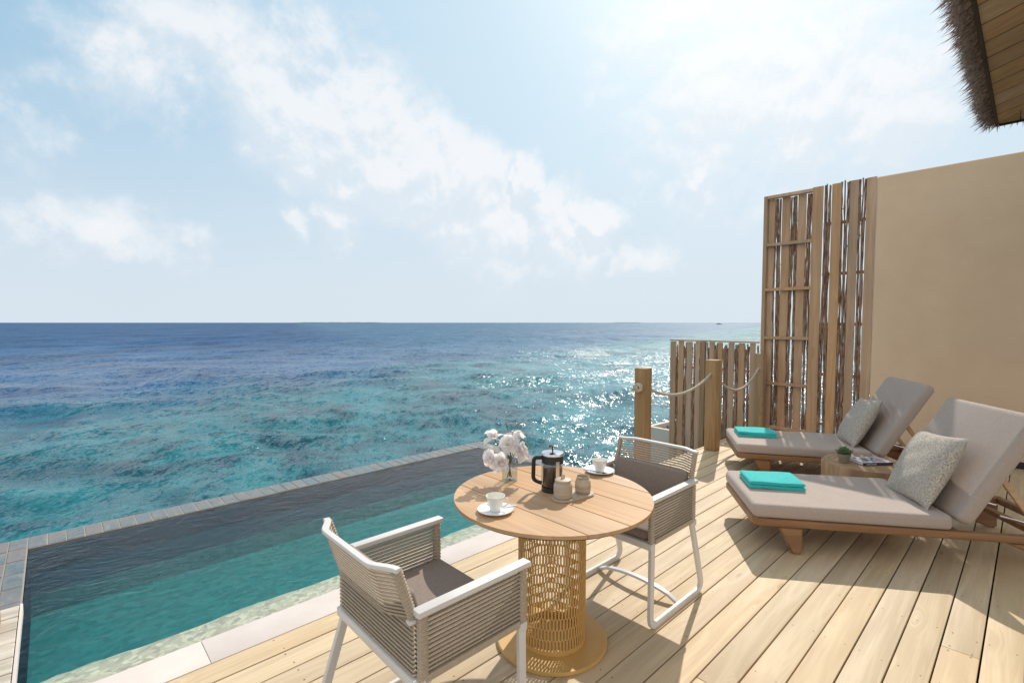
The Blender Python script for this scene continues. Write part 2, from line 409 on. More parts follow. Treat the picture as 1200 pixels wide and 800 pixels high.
def m_pw(t, b):
    t.n.clear()
    o = t.new('ShaderNodeOutputMaterial'); tc = t.new('ShaderNodeTexCoord'); v = tc.outputs['Object']
    v2 = t.vmath('ADD', v, t.vmath('SCALE', t.noise(v, 1.1, 3, .5, out=1), scale=.6))
    n1 = t.noise(t.map(v2, (1, 2.0, 1), (0, 0, R(25))), 9, 4, .5, .3); n2 = t.noise(v2, 2.6, 3, .5, .3)
    bp = t.new('ShaderNodeBump'); bp.inputs['Strength'].default_value = .55; bp.inputs['Distance'].default_value = .021
    t.put(bp.inputs['Height'], t.math('ADD', t.math('MULTIPLY', n1, .55), n2))
    tr = t.new('ShaderNodeBsdfTransparent'); tr.inputs[0].default_value = (.93, .97, .98, 1)
    gl = t.new('ShaderNodeBsdfGlossy'); gl.inputs['Roughness'].default_value = .03; t.l.new(bp.outputs[0], gl.inputs['Normal'])
    m = t.new('ShaderNodeMixShader'); t.l.new(schlick(t, bp.outputs[0], .02), m.inputs[0]); t.l.new(tr.outputs[0], m.inputs[1]); t.l.new(gl.outputs[0], m.inputs[2])
    t.l.new(m.outputs[0], o.inputs[0])
    va = t.new('ShaderNodeVolumeAbsorption'); va.inputs[0].default_value = WATER[0]; va.inputs[1].default_value = WATER[1]
    t.l.new(va.outputs[0], o.inputs[1])
pmat('pool_water', build=m_pw)

# ------------------------------------------------------------------ mesh helpers
def mesh_from_bm(bm, name, smooth=None):
    me = bpy.data.meshes.new(name); bm.to_mesh(me); bm.free()
    if smooth is not None:
        for p in me.polygons: p.use_smooth = True
        me.set_sharp_from_angle(angle=R(smooth))
    return me
def obj(name, me, mat=None, parent=None, loc=(0, 0, 0), rot=(0, 0, 0), smooth=None):
    if isinstance(me, bmesh.types.BMesh): me = mesh_from_bm(me, name, smooth)
    if mat and not me.materials: me.materials.append(MATS[mat])
    o = bpy.data.objects.new(name, me); col.objects.link(o)
    o.location = loc; o.rotation_euler = rot
    if parent: o.parent = parent
    return o
def tag(o, label=None, cat=None, group=None, kind=None):
    if label: o['label'] = label
    if cat: o['category'] = cat
    if group: o['group'] = group
    if kind: o['kind'] = kind
    return o
def empty(name, loc=(0, 0, 0), rz=0):
    o = bpy.data.objects.new(name, None); col.objects.link(o); o.location = loc; o.rotation_euler = (0, 0, rz); o.empty_display_size = .1
    return o
def copy_tree(o, parent=None):
    c = o.copy(); col.objects.link(c)
    if parent: c.parent = parent
    for ch in list(o.children): copy_tree(ch, c)
    return c
def box(bm, x0, x1, y0, y1, z0, z1, bev=0, seg=2, mat=None):
    vs = [bm.verts.new((x, y, z)) for z in (z0, z1) for y in (y0, y1) for x in (x0, x1)]
    fs = [(0, 2, 3, 1), (4, 5, 7, 6), (0, 1, 5, 4), (2, 6, 7, 3), (0, 4, 6, 2), (1, 3, 7, 5)]
    ff = [bm.faces.new([vs[i] for i in f]) for f in fs]
    if bev:
        ed = list({e for f in ff for e in f.edges})
        bmesh.ops.bevel(bm, geom=ed, offset=bev, segments=seg, affect='EDGES', profile=.5)
    elif mat is not None:
        bmesh.ops.transform(bm, matrix=mat, verts=vs)
    return vs
def bx(name, x0, x1, y0, y1, z0, z1, mat, parent=None, bev=0, seg=2, loc=(0, 0, 0), rot=(0, 0, 0)):
    bm = bmesh.new(); box(bm, x0, x1, y0, y1, z0, z1, bev, seg)
    return obj(name, bm, mat, parent, loc, rot, smooth=35 if bev else None)
def sweep(bm, path, prof, closed=False, up=(0, 0, 1), cap=True):
    """sweep a 2-D profile (side, up) along a path"""
    path = [Vector(p) for p in path]; n = len(path); rings = []
    for i, p in enumerate(path):
        a = path[(i-1) % n] if (closed or i > 0) else p; b = path[(i+1) % n] if (closed or i < n-1) else p
        tg = (b-a).normalized(); u = Vector(up[i] if isinstance(up, list) else up)
        s = tg.cross(u)
        if s.length < 1e-4: s = Vector((1, 0, 0))
        s.normalize(); u2 = s.cross(tg).normalized()
        k = 1.
        if 0 < i < n-1 or closed:
            c = max(.5, ((p-a).normalized()+(b-p).normalized()).length/2); k = 1/c
        pr = prof(i/(n-1)) if callable(prof) else prof
        rings.append([bm.verts.new(p+s*q[0]+u2*q[1]) for q in pr])
    m = len(rings[0])
    for i in range(n if closed else n-1):
        A, B = rings[i], rings[(i+1) % n]
        for j in range(m): bm.faces.new((A[j], A[(j+1) % m], B[(j+1) % m], B[j]))
    if cap and not closed:
        bm.faces.new(rings[0][::-1]); bm.faces.new(rings[-1])
    return rings
def circ(r, n=8, ry=None): return [(r*math.cos(2*math.pi*k/n), (ry or r)*math.sin(2*math.pi*k/n)) for k in range(n)]
def rect(w, h, c=.003):
    a, b = w/2, h/2
    return [(a-c, -b), (a, -b+c), (a, b-c), (a-c, b), (-a+c, b), (-a, b-c), (-a, -b+c), (-a+c, -b)]
def roundpath(pts, r, seg=5):
    pts = [Vector(p) for p in pts]; out = [pts[0]]
    for i in range(1, len(pts)-1):
        p, a, b = pts[i], pts[i-1], pts[i+1]
        da, db = (a-p).normalized(), (b-p).normalized()
        ang = da.angle(db); d = min(r/math.tan(ang/2), (a-p).length*.49, (b-p).length*.49)
        s, e = p+da*d, p+db*d
        for k in range(seg+1):
            q = k/seg; out.append(s.lerp(p, q).lerp(p.lerp(e, q), q))
    out.append(pts[-1]); return out
def lathe(bm, prof, n=32, c=(0, 0)):
    rings = []
    for r, z in prof:
        if r < 1e-5: rings.append([bm.verts.new((c[0], c[1], z))])
        else: rings.append([bm.verts.new((c[0]+r*math.cos(2*math.pi*k/n), c[1]+r*math.sin(2*math.pi*k/n), z)) for k in range(n)])
    for A, B in zip(rings, rings[1:]):
        for k in range(n):
            k2 = (k+1) % n
            if len(A) == 1 and len(B) == 1: continue
            if len(A) == 1: bm.faces.new((A[0], B[k2], B[k])) if True else 0
            elif len(B) == 1: bm.faces.new((A[k], A[k2], B[0]))
            else: bm.faces.new((A[k], A[k2], B[k2], B[k]))
def lathe_obj(name, prof, mat, parent=None, n=32, loc=(0, 0, 0), smooth=45):
    bm = bmesh.new(); lathe(bm, prof, n); bmesh.ops.recalc_face_normals(bm, faces=bm.faces)
    return obj(name, bm, mat, parent, loc, smooth=smooth)
def prism(bm, pts, z0, z1):
    A = [bm.verts.new((x, y, z0)) for x, y in pts]; B = [bm.verts.new((x, y, z1)) for x, y in pts]
    bm.faces.new(A[::-1]); bm.faces.new(B)
    for i in range(len(pts)):
        j = (i+1) % len(pts); bm.faces.new((A[i], A[j], B[j], B[i]))

# ------------------------------------------------------------------ the sea
SEA = -1.3
def build_sea():
    def axis(lo, hi, c, d0, g):
        out = [c]; p = c
        while p < hi: p += max(d0, g*abs(p-c)); out.append(p)
        neg = []; p = c
        while p > lo: p -= max(d0, g*abs(p-c)); neg.append(p)
        return np.array(neg[::-1]+out)
    xs = axis(-60000, 60000, 3., .10, .021); ys = axis(-60000, 60000, 6., .10, .021)
    ys = np.concatenate([[-60000, -3000, -300, -40], ys[ys > -6]])
    X, Y = np.meshgrid(xs, ys, indexing='xy')
    dist = np.hypot(X-3, Y-6); cell = np.maximum(.1, .021*np.maximum(abs(X-3), abs(Y-6)))
    Z = np.zeros_like(X); rs = np.random.RandomState(3)
    main = R(205)
    for k in range(46):
        L = .45*1.085**k if k < 40 else 14+3*(k-40)
        a = main+rs.normal(0, .75); kk = 2*math.pi/L; amp = .0105*L**.72*rs.uniform(.5, 1.1)/1.5
        fade = np.clip(L/(3.2*cell)-1, 0, 1)
        ph = kk*(math.cos(a)*X+math.sin(a)*Y)+rs.uniform(0, 6.28)
        s = np.sin(ph); Z += fade*amp*min(1, (4/L)**.5)*1.15*(s+.28*np.cos(2*ph))
    Z *= np.clip(1.3-dist/9000., .0, 1)
    Z += SEA
    nx, ny = len(xs), len(ys)
    co = np.stack([X, Y, Z], -1).reshape(-1, 3).astype(np.float32)
    idx = np.arange(nx*ny).reshape(ny, nx)
    q = np.stack([idx[:-1, :-1], idx[:-1, 1:], idx[1:, 1:], idx[1:, :-1]], -1).reshape(-1, 4)
    me = bpy.data.meshes.new('sea'); me.vertices.add(len(co)); me.vertices.foreach_set('co', co.ravel())
    me.loops.add(q.size); me.loops.foreach_set('vertex_index', q.ravel().astype(np.int32))
    me.polygons.add(len(q)); me.polygons.foreach_set('loop_start', np.arange(0, q.size, 4, dtype=np.int32))
    me.polygons.foreach_set('use_smooth', np.ones(len(q), bool)); me.update(calc_edges=True)
    o = obj('sea', me, 'sea_water'); tag(o, 'blue and turquoise sea with reef shallows running out to the horizon', kind='structure')
    print('sea verts', len(co))
build_sea()

# islands and the boat far out
def island(az, dist, width, h, label):
    bm = bmesh.new(); n = 40; rr = random.Random(int(az*100)); rows = []
    for j, (dy, hh) in enumerate(((-.12, 0), (-.06, .8), (0, 1), (.06, .8), (.12, 0))):
        row = []
        for i in range(n+1):
            u = i/n; z = h*hh*(min(1, 6*u, 6*(1-u)))*(1+.35*rr.uniform(-1, 1))
            row.append(bm.verts.new(((u-.5)*width, dy*width, z if hh else -3)))
        rows.append(row)
    for a, b in zip(rows, rows[1:]):
        for i in range(n): bm.faces.new((a[i], a[i+1], b[i+1], b[i]))
    d = Vector((math.cos(az), math.sin(az), 0))
    o = obj('island', bm, 'island_green', None, (d.x*dist, d.y*dist, SEA), (0, 0, az-math.pi/2), smooth=60)
    tag(o, label, kind='structure')
island(YAW+R(19.2), 9000, 1700, 9, 'low wooded island on the horizon in the middle of the view')
island(YAW-R(13.2), 11000, 700, 8, 'small low island on the horizon towards the sun')
bt = empty('boat', (930*math.cos(YAW-R(22.9)), 930*math.sin(YAW-R(22.9)), SEA), YAW-R(100))
tag(bt, 'small dark boat with a cabin far out near the horizon', 'boat')
bm = bmesh.new()
sweep(bm, [(-5, 0, .5), (-2, 0, .45), (2, 0, .5), (5, 0, .9)], lambda q: [(1.2*(1-.8*max(0, q-.5)*2), .5), (.6*(1-.9*max(0, q-.5)*2), -.5), (-.6*(1-.9*max(0, q-.5)*2), -.5), (-1.2*(1-.8*max(0, q-.5)*2), .5)])
obj('hull', bm, 'boat_hull', bt)
bx('cabin', -2.2, 1.6, -.8, .8, .9, 2.1, 'boat_paint', bt, .1); bx('roof', -2.8, 2.2, -1, 1, 2.2, 2.35, 'boat_hull', bt, .03)

# ------------------------------------------------------------------ deck
DE = 2.625; PW = .1475
deck = bx('deck', -1.6, 7.78, -2.6, DE-.004, -.22, -.06, 'dark_joist')
tag(deck, 'pale pine plank deck beside the plunge pool', kind='structure')
plank_meshes = {}
def plank_mesh(L, W=PW-.007):
    k = (round(L, 2), round(W, 3))
    if k not in plank_meshes:
        bm = bmesh.new(); box(bm, -L/2, L/2, -W/2, W/2, -.028, 0, .003, 2)
        plank_meshes[k] = mesh_from_bm(bm, 'plank', 35)
    return plank_meshes[k]
screw_bm = bmesh.new()
rr = random.Random(5)
joists = [-1.3+.52*i for i in range(18)]
def screws(y, x0, x1, extra=()):
    for x in [j for j in joists if x0+.06 < j < x1-.06]+list(extra):
        for s in (-1, 1):
            cx, cy = x+rr.uniform(-.012, .012), y+s*(.045+rr.uniform(-.006, .006)); r = .0042
            vs = [screw_bm.verts.new((cx+r*math.cos(a), cy+r*math.sin(a), .0006)) for a in [k*math.pi/3 for k in range(6)]]
            top = screw_bm.faces.new(vs)
LEN = {}
for i in range(34):
    y = DE-PW*(i+.5); x0, x1 = -1.6, 7.78
    if i in (16,): cuts = [3.212]
    elif i % 3 == 0: cuts = [rr.choice([5.2, 4.7])]
    elif i % 3 == 1: cuts = [rr.choice([.1, 5.9])]
    else: cuts = [rr.choice([2.1, 6.4])]
    if i < 3: cuts = [5.2+.52*i]
    if y < -.4: cuts = [3.2]
    e = [x0]+cuts+[x1]
    for a, b in zip(e, e[1:]):
        L = b-a-.003
        p = obj('plank', plank_mesh(L), 'deck_wood', deck, ((a+b)/2, y+rr.uniform(-.0008, .0008), rr.uniform(-.0012, .0008)))
        screws(y, a, b, (a+.025, b-.025) if a > x0 else (b-.025,))
# the extra boards past the pool's end, under the posts
for k in range(2):
    y = DE+PW*(k+.5) if k == 0 else DE+PW+.055
    W = PW-.007 if k == 0 else .10
    obj('plank', plank_mesh(7.78-4.45, W), 'deck_wood', deck, ((7.78+4.45)/2, y, 0)); screws(y, 4.45, 7.78)
bx('edge_board', 4.45, 7.78, DE+PW+.112, DE+PW+.135, -.2, .001, 'deck_wood', deck)
o = obj('screws', screw_bm, 'screw_steel', deck); tag(o, kind='stuff')

# ------------------------------------------------------------------ pool
PX0, PX1, PY0, PY1 = -.18, 4.03, 2.85, 4.93
pool = empty('swimming_pool', (0, 0, 0)); tag(pool, 'narrow infinity plunge pool with slate tile rim along the deck', kind='structure')
D = -.47   # apparent depth: seen this flat, refraction lifts the floor
bm = bmesh.new()
cr = .30; prof = [(PY1, -.035)]+[(PY1-cr+cr*math.cos(a), D+cr-cr*math.sin(a)) for a in [math.pi/2*i/10 for i in range(11)]]+[(PY0-.1, D)]
rows = [[bm.verts.new((x, y, z)) for y, z in prof] for x in (PX0-.05, PX1+.05)]
for k in range(len(prof)-1): bm.faces.new((rows[0][k], rows[1][k], rows[1][k+1], rows[0][k+1]))
o = obj('basin_floor', bm, 'pool_lining', pool, smooth=60); o.data.materials.append(MATS['pool_wall_shade'])
for k, p in enumerate(o.data.polygons): p.material_index = 1 if k < 5 else 0  # far wall and upper cove get the colour with shade in it
bm = bmesh.new()
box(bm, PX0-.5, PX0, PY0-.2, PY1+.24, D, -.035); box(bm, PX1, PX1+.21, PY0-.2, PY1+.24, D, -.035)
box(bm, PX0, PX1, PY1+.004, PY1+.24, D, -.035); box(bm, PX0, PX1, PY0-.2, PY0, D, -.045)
obj('basin', bm, 'pool_wall_shade', pool)
bm = bmesh.new(); rq = random.Random(9); n = 90; rows = []
for i in range(n+1):
    x_ = PX0+(PX1-PX0)*i/n; wv = PY0+.22+.012*math.sin(i*.35)+rq.uniform(-.006, .006)
    rows.append([bm.verts.new((x_, PY0, -.052)), bm.verts.new((x_, PY0+.16, -.062)), bm.verts.new((x_, PY0+.30, -.08)), bm.verts.new((x_, wv+.22, -.15)), bm.verts.new((x_, wv+.46, D-.01))])
for a, b in zip(rows, rows[1:]):
    for k in range(4): bm.faces.new((a[k], b[k], b[k+1], a[k+1]))
bmesh.ops.recalc_face_normals(bm, faces=bm.faces); obj('shelf', bm, 'shelf_pebble', pool, smooth=50)
bx('pool_support', PX0-.45, PX1+.18, PY0-.15, PY1+.2, -3, D-.2, 'planter_render', pool)
# rim tiles, one by one
def tile(x0, x1, y0, y1, z=-.012, mat='slate_tile', name='tile'):
    g = .003; bm = bmesh.new(); box(bm, -(x1-x0)/2+g, (x1-x0)/2-g, -(y1-y0)/2+g, (y1-y0)/2-g, -.02, 0, .003, 1)
    return obj(name, bm, mat, pool, ((x0+x1)/2, (y0+y1)/2, z+random.uniform(-.0015, .0015)), smooth=35)
x = PX0-.005
while x < PX1+.2:
    x2 = min(x+.1065, PX1+.235)
    tile(x, x2, PY1+.005, PY1+.26); x = x2
y = PY1+.26
for (xa, xb) in ((PX0-.105, PX0-.005), (PX0-.31, PX0-.105)):
    y = PY1+.26
    while y > 3.97:
        y2 = max(y-.235, 3.96); tile(xa, xb, y2, y); y = y2
y = PY1
while y > PY0:
    y2 = max(y-.235, PY0-.2); tile(PX1+.005, PX1+.235, y2, y); y = y2
bm = bmesh.new()
box(bm, PX0-.31, PX1+.235, PY1+.003, PY1+.262, -.036, -.016); box(bm, PX1+.002, PX1+.237, PY0-.2, PY1+.002, -.036, -.016)
box(bm, PX0-.312, PX0-.002, PY0-.2, PY1+.002, -.036, -.0165)
obj('grout', bm, 'grout', pool)
# coping slabs
x = -1.6
for L in (.9, 1.2, 1.2, 1.2, 1.2, .35):
    bm = bmesh.new(); box(bm, -L/2+.0008, L/2-.0008, -.112, .112, -.06, 0, .004, 2)
    obj('coping_slab', bm, 'coping_stone', pool, (x+L/2, DE+.114, .001), smooth=35); x += L
# pale ledge at the near left corner
y = 3.94
while y > 2.87:
    tile(-.78, PX0-.008, max(y-.15, 2.86), y, .0, 'ledge_stone', 'ledge_stone'); y -= .15
bx('ledge_edge', PX0-.007, PX0+.004, 2.86, 3.945, -.06, .0015, 'coping_stone', pool)
def m_pin(t, b):
    t.n.clear(); o = t.new('ShaderNodeOutputMaterial'); tr = t.new('ShaderNodeBsdfTransparent'); t.l.new(tr.outputs[0], o.inputs[0])
    va = t.new('ShaderNodeVolumeAbsorption'); va.inputs[0].default_value = WATER[0]; va.inputs[1].default_value = WATER[1]; t.l.new(va.outputs[0], o.inputs[1])
pmat('pool_water_side', build=m_pin)
bm = bmesh.new(); box(bm, PX0+.003, PX1-.003, PY0+.003, PY1-.003, D-.06, -.022)
o = obj('pool_water', bm, 'pool_water'); o.data.materials.append(MATS['pool_water_side'])
for p in o.data.polygons: p.material_index = 0 if p.normal.z > .5 else 1
tag(o, 'clear teal rippled water filling the plunge pool', kind='structure')
bx('wooden_post', -.05, .05, -.05, .05, 0, .22, 'post_wood', None, .006, 2, (-.305, 3.72, .003))
tag(bpy.data.objects['wooden_post'], 'short square timber post on the pale ledge at the pool corner', 'post')

# ------------------------------------------------------------------ wall
bm = bmesh.new(); box(bm, 0, .3, -9, 1.449, -2.5, 3.49, .02, 3)
o = obj('stucco_wall', bm, 'stucco', None, (7.8, 0, 0), smooth=35); tag(o, 'tall plain beige rendered wall behind the sun loungers', 'wall')
bx('skirting', -.02, -.001, -9, 1.44, 0.002, .075, 'dark_metal', o)

# ------------------------------------------------------------------ slatted screens
def branch(parent, x, y, z0, z1, r, mat='bark', name='branch'):
    pts = []; n = int((z1-z0)/.13)+3; ph = random.uniform(0, 6); ox = oy = 0
    for i in range(n):
        u = i/(n-1); ox = .005*math.sin(ph+u*7)+random.uniform(-.003, .003); oy = .009*math.sin(ph*2+u*5)+random.uniform(-.0035, .0035)
        pts.append((ox, oy, (z1-z0)*u))
    rad = [r*(1.12-.3*i/(n-1))*(random.uniform(1.15, 1.5) if random.random() < .2 else random.uniform(.85, 1.1)) for i in range(n)]
    bm = bmesh.new(); sweep(bm, pts, lambda q: circ(rad[min(n-1, int(round(q*(n-1))))], 6), up=(1, 0, .02))
    for k in range(int((z1-z0)*1.6)):       # stubs of side twigs
        i = random.randrange(1, n-1); p = Vector(pts[i]); a = random.uniform(0, 6.28)
        d = Vector((.3*math.cos(a), math.sin(a), random.uniform(.5, 1.2))).normalized()
        sweep(bm, [p, p+d*random.uniform(.02, .04)], circ(r*.35, 4), up=(1, 0, 0))
    return obj(name, bm, mat, parent, (x, y, z0), smooth=50)
def board(parent, x, y0, y1, z0, z1, th=.022, name='board', mat='screen_wood'):
    bm = bmesh.new(); box(bm, 0, th, -(y1-y0)/2, (y1-y0)/2, 0, z1-z0, .003, 1)
    return obj(name, bm, mat, parent, (x, (y0+y1)/2, z0), smooth=35)
ts = empty('timber_screen', (7.8, 2.13, 0)); tag(ts, 'tall timber screen of upright boards and rough branches beside the wall', 'screen')
def rel(o, r): o.location = Vector(o.location)-Vector(r.location); return o
T = 3.49
def tb(*a, **k): return rel(board(ts, *a, **k), ts)
tb(7.80, 2.775, 2.822, .0, T, .09, name='frame_stile')
for (a, b) in ((2.683, 2.770), (2.479, 2.589), (2.274, 2.378)): tb(7.86, a, b, .0, T-.05)
for (a, b) in ((2.052, 2.181), (1.837, 1.948), (1.643, 1.739), (1.4505, 1.558)): tb(7.802, a, b, .0, T+.01)
def bar(x0, x1, y0, y1, z0, z1, name='rail'):
    bm = bmesh.new(); box(bm, x0, x1, -(y1-y0)/2, (y1-y0)/2, -(z1-z0)/2, (z1-z0)/2, .003, 1)
    return rel(obj(name, bm, 'screen_wood', ts, (0, (y0+y1)/2, (z0+z1)/2), smooth=35), Empty0)
class E0: pass
Empty0 = E0(); Empty0.location = Vector((7.8, 2.13, 0))
bar(7.80, 7.885, 2.183, 2.774, T-.045, T, 'frame_rail')
for z in (2.77, 2.11, 1.395, .715, .06): bar(7.803, 7.857, 2.183, 2.774, z-.022, z+.022)
for z in (2.98, 2.29, 1.6, .9, .2): bar(7.845, 7.875, 1.46, 2.05, z-.02, z+.02, 'back_rail')
for gap, n in (((2.592, 2.680), 4), ((2.381, 2.476), 4), ((2.184, 2.272), 4)):
    for k in range(n): rel(branch(ts, 7.872, gap[0]+(gap[1]-gap[0])*(k+.5)/n+random.uniform(-.01, .01), .02, T-.05-random.uniform(0, .01), random.uniform(.011, .0175)), ts)
for gap, n in (((1.951, 2.049), 4), ((1.742, 1.835), 4), ((1.561, 1.641), 3)):
    for k in range(n): rel(branch(ts, 7.822, gap[0]+(gap[1]-gap[0])*(k+.5)/n+random.uniform(-.009, .009), .02, T+random.uniform(-.01, .04), random.uniform(.011, .0175)), ts)
ss = empty('low_timber_screen', (7.8, 3.56, 0)); tag(ss, 'low timber screen of boards and branches running out over the water', 'screen')
T2 = 1.315; B2 = -.75
def sb(*a, **k): return rel(board(ss, *a, **k), ss)
for (a, b) in ((4.207, 4.31), (4.066, 4.159), (3.913, 4.012), (3.772, 3.854), (3.536, 3.62), (3.404, 3.48), (3.22, 3.31), (3.06, 3.15), (2.90, 2.98)): sb(7.82, a, b, B2, T2-random.uniform(.008, .02))
o = sb(7.80, 3.685, 3.765, B2, T2-.01, .07, name='frame_stile')
o.data = o.data.copy(); o.data.materials.clear(); o.data.materials.append(MATS['post_wood'])
Empty0.location = Vector((7.8, 3.56, 0)); ts_keep = ts
def sbar(x0, x1, y0, y1, z0, z1, name='rail'):
    bm = bmesh.new(); box(bm, x0, x1, -(y1-y0)/2, (y1-y0)/2, -(z1-z0)/2, (z1-z0)/2, .003, 1)
    return rel(obj(name, bm, 'screen_wood', ss, (0, (y0+y1)/2, (z0+z1)/2), smooth=35), Empty0)
sbar(7.80, 7.88, 2.86, 4.312, T2-.006, T2+.018, 'frame_rail')
for z in (.868, .429, -.02, -.5):
    sbar(7.845, 7.875, 3.77, 4.31, z-.018, z+.018); sbar(7.845, 7.875, 2.86, 3.68, z-.018, z+.018)
for y in (4.182, 4.04, 4.035, 3.885, 3.88, 3.655, 3.64, 3.50, 3.515, 3.39, 3.36, 3.335, 3.20, 3.18, 3.04, 3.02, 2.88, 4.17, 4.195, 4.025, 4.05, 3.87, 3.90, 3.765, 3.63, 3.675, 3.525, 3.49, 3.375, 3.35, 3.325, 3.165, 3.19, 3.00, 3.05, 2.87):
    rel(branch(ss, 7.832+random.uniform(-.004, .006), y+random.uniform(-.01, .01), B2, T2-random.uniform(.02, .12), random.uniform(.012, .018)), ss)

# planter outside the screen
pl = empty('planter', (7.95, 4.84, -.285), R(-3)); tag(pl, 'pale rendered planter box filled with dark pebbles behind the low screen', 'planter')
bm = bmesh.new(); zt = 0
box(bm, 0, 1.9, -.07, 0, -2.2, zt); box(bm, 0, 1.9, -2.2, -2.13, -2.2, zt); box(bm, 0, .07, -2.13, -.07, -2.2, zt); box(bm, 1.83, 1.9, -2.13, -.07, -2.2, zt)
box(bm, .07, 1.83, -2.13, -.07, -2.2, zt-.09)
obj('box_wall', bm, 'planter_render', pl)
bm = bmesh.new()
for k in range(1500):
    m = Matrix.Translation((random.uniform(.09, 1.8), random.uniform(-2.0, -.09), zt-.07+random.uniform(-.015, .015))) @ Matrix.Diagonal((random.uniform(.018, .032), random.uniform(.018, .032), random.uniform(.012, .022), 1))
    bmesh.ops.create_icosphere(bm, subdivisions=1, radius=1, matrix=m)
o = obj('pebbles', bm, 'pebble', pl, smooth=80); tag(o, kind='stuff')

# ------------------------------------------------------------------ posts and rope
def post(x, w, h, label, y=2.765):
    bm = bmesh.new(); box(bm, -w/2, w/2, -w/2, w/2, 0, h, .008, 2)
    o = obj('rail_post', bm, 'post_wood', None, (x, y, .001), smooth=35); tag(o, label, 'post', 'rope rail posts at the deck edge'); return o
post(4.47, .13, 1.15, 'nearest timber rail post, with a rope knot on its side')
post(6.10, .145, 1.15, 'middle timber rail post at the deck edge, between the two rope swags')
post(7.66, .13, 1.165, 'timber rail post standing against the end of the tall screen')
rail = empty('rope', (0, 2.765, 0)); tag(rail, 'pale twisted rope sagging in two swags between the timber rail posts', 'rope')
def strands(path, r=.014):
    """three twisted strands along a path"""
    bm = bmesh.new(); n = len(path)
    L = 0; acc = [0]
    for a, b in zip(path, path[1:]): L += (Vector(b)-Vector(a)).length; acc.append(L)
    for s in range(3):
        pts = []
        for i, p in enumerate(path):
            a = acc[i]*2*math.pi/.06+s*2.094; pts.append(Vector(p)+Vector((0, math.cos(a)*r*.62, math.sin(a)*r*.62)))
        sweep(bm, pts, circ(r*.72, 6), up=(0, 1, .01))
    return bm
def sag(x0, z0, x1, z1, zmin, n=110):
    xm = .5; pts = []
    # catenary-like parabola through both ends with the given lowest height
    a = math.sqrt(z0-zmin); b = math.sqrt(z1-zmin); um = a/(a+b)
    for i in range(n+1):
        u = i/n; k = (z0-zmin)/um**2 if u < um else (z1-zmin)/(1-um)**2
        pts.append((x0+(x1-x0)*u, 0, zmin+k*(u-um)**2))
    return pts
obj('swag', strands(sag(4.50, .955, 6.06, .99, .80)), 'rope_fibre', rail, smooth=60)
obj('swag', strands(sag(6.14, .97, 7.62, .965, .695)), 'rope_fibre', rail, smooth=60)
bm = bmesh.new()
pts = []
for i in range(60):
    a = i/60*2*math.pi*2; pts.append((4.375+.02*math.cos(a*1.5), .035*math.cos(a), .955+.033*math.sin(a)))
sweep(bm, pts, circ(.016, 6), up=(0, 0, 1), closed=True)
sweep(bm, [(4.41, 0, .955), (4.36, .01, .955), (4.32, -.01, .945)], circ(.022, 6))
for k in range(16):
    p = Vector((4.33, 0, .945)); d = Vector((-1, random.uniform(-.7, .7), random.uniform(-1.1, .5))).normalized()
    sweep(bm, [p, p+d*.05], circ(.0025, 4))
obj('knot', bm, 'rope_fibre', rail, smooth=60)

# ------------------------------------------------------------------ thatched roof corner
EX, EY, EZ = 6.86, .31, 3.57; SL = .29
roof = empty('thatched_roof', (EX, EY, EZ)); tag(roof, 'corner of a thatched roof eave with a boarded timber soffit overhead', 'roof')
def rz(x, y): return SL*min(EY-y, EX-x)      # hip roof height above the eave
x = EX
# soffit boards on the sea-side slope run up from the eave, mitred at the hip
while x > 1.2:
    xa = x-.292; g = .011
    bm = bmesh.new()
    def lim(xx): return EY-min(EX-xx, 3.3)
    A = [(xa+g, EY), (x-g, EY), (x-g, lim(x-g)), (xa+g, lim(xa+g))]
    lo = [bm.verts.new((px-EX, py-EY, SL*(EY-py))) for px, py in A]; hi = [bm.verts.new((px-EX, py-EY, SL*(EY-py)+.02)) for px, py in A]
    bm.faces.new(lo); bm.faces.new(hi[::-1])
    for i in range(4): j = (i+1) % 4; bm.faces.new((lo[i], hi[i], hi[j], lo[j]))
    bmesh.ops.recalc_face_normals(bm, faces=bm.faces)
    obj('soffit_board', bm, 'soffit_wood', roof); x = xa
y = EY
while y > -3:
    ya = y-.15; g = .004; bm = bmesh.new()
    A = [(EX, ya+g), (EX, y-g), (EX-(EY-y+g), y-g), (EX-(EY-ya-g), ya+g)]
    if y == EY: A[2] = (EX-.01, y-g)
    lo = [bm.verts.new((px-EX, py-EY, SL*(EX-px)-.001)) for px, py in A]; hi = [bm.verts.new((px-EX, py-EY, SL*(EX-px)+.02)) for px, py in A]
    bm.faces.new(lo); bm.faces.new(hi[::-1])
    for i in range(4): j = (i+1) % 4; bm.faces.new((lo[i], hi[i], hi[j], lo[j]))
    bmesh.ops.recalc_face_normals(bm, faces=bm.faces)
    o = obj('soffit_board', bm, 'soffit_wood', roof); y = ya
bm = bmesh.new()      # thatch body and a pale sheet with the gaps' light put into its colour
def rp(x, y, dz): return (x-EX, y-EY, rz(x, y)+dz)
def slab(bm, d0, d1, o=0):
    X0, Y0 = 1.0, -3.2; e = EX+o; f = EY+o
    def q(x, y, dz): return bm.verts.new((x-EX, y-EY, SL*min(EY-y, EX-x)+dz))
    k = 3.5
    for dz in (d0, d1):
        a, b, c, d = q(X0, f, dz), q(e, f, dz), q(EX-k, EY-k, dz), q(X0, EY-k, dz)
        bm.faces.new((a, b, c, d)); g = q(e, EY-k, dz); bm.faces.new((b, g, c))
    bm.verts.ensure_lookup_table()
slab(bm, .024, .03); obj('gap_light_sheet', bm, 'soffit_gap_light', roof)
bm = bmesh.new(); slab(bm, .05, .34, .02)
bmesh.ops.recalc_face_normals(bm, faces=bm.faces); obj('thatch_layer', bm, 'thatch_straw', roof)
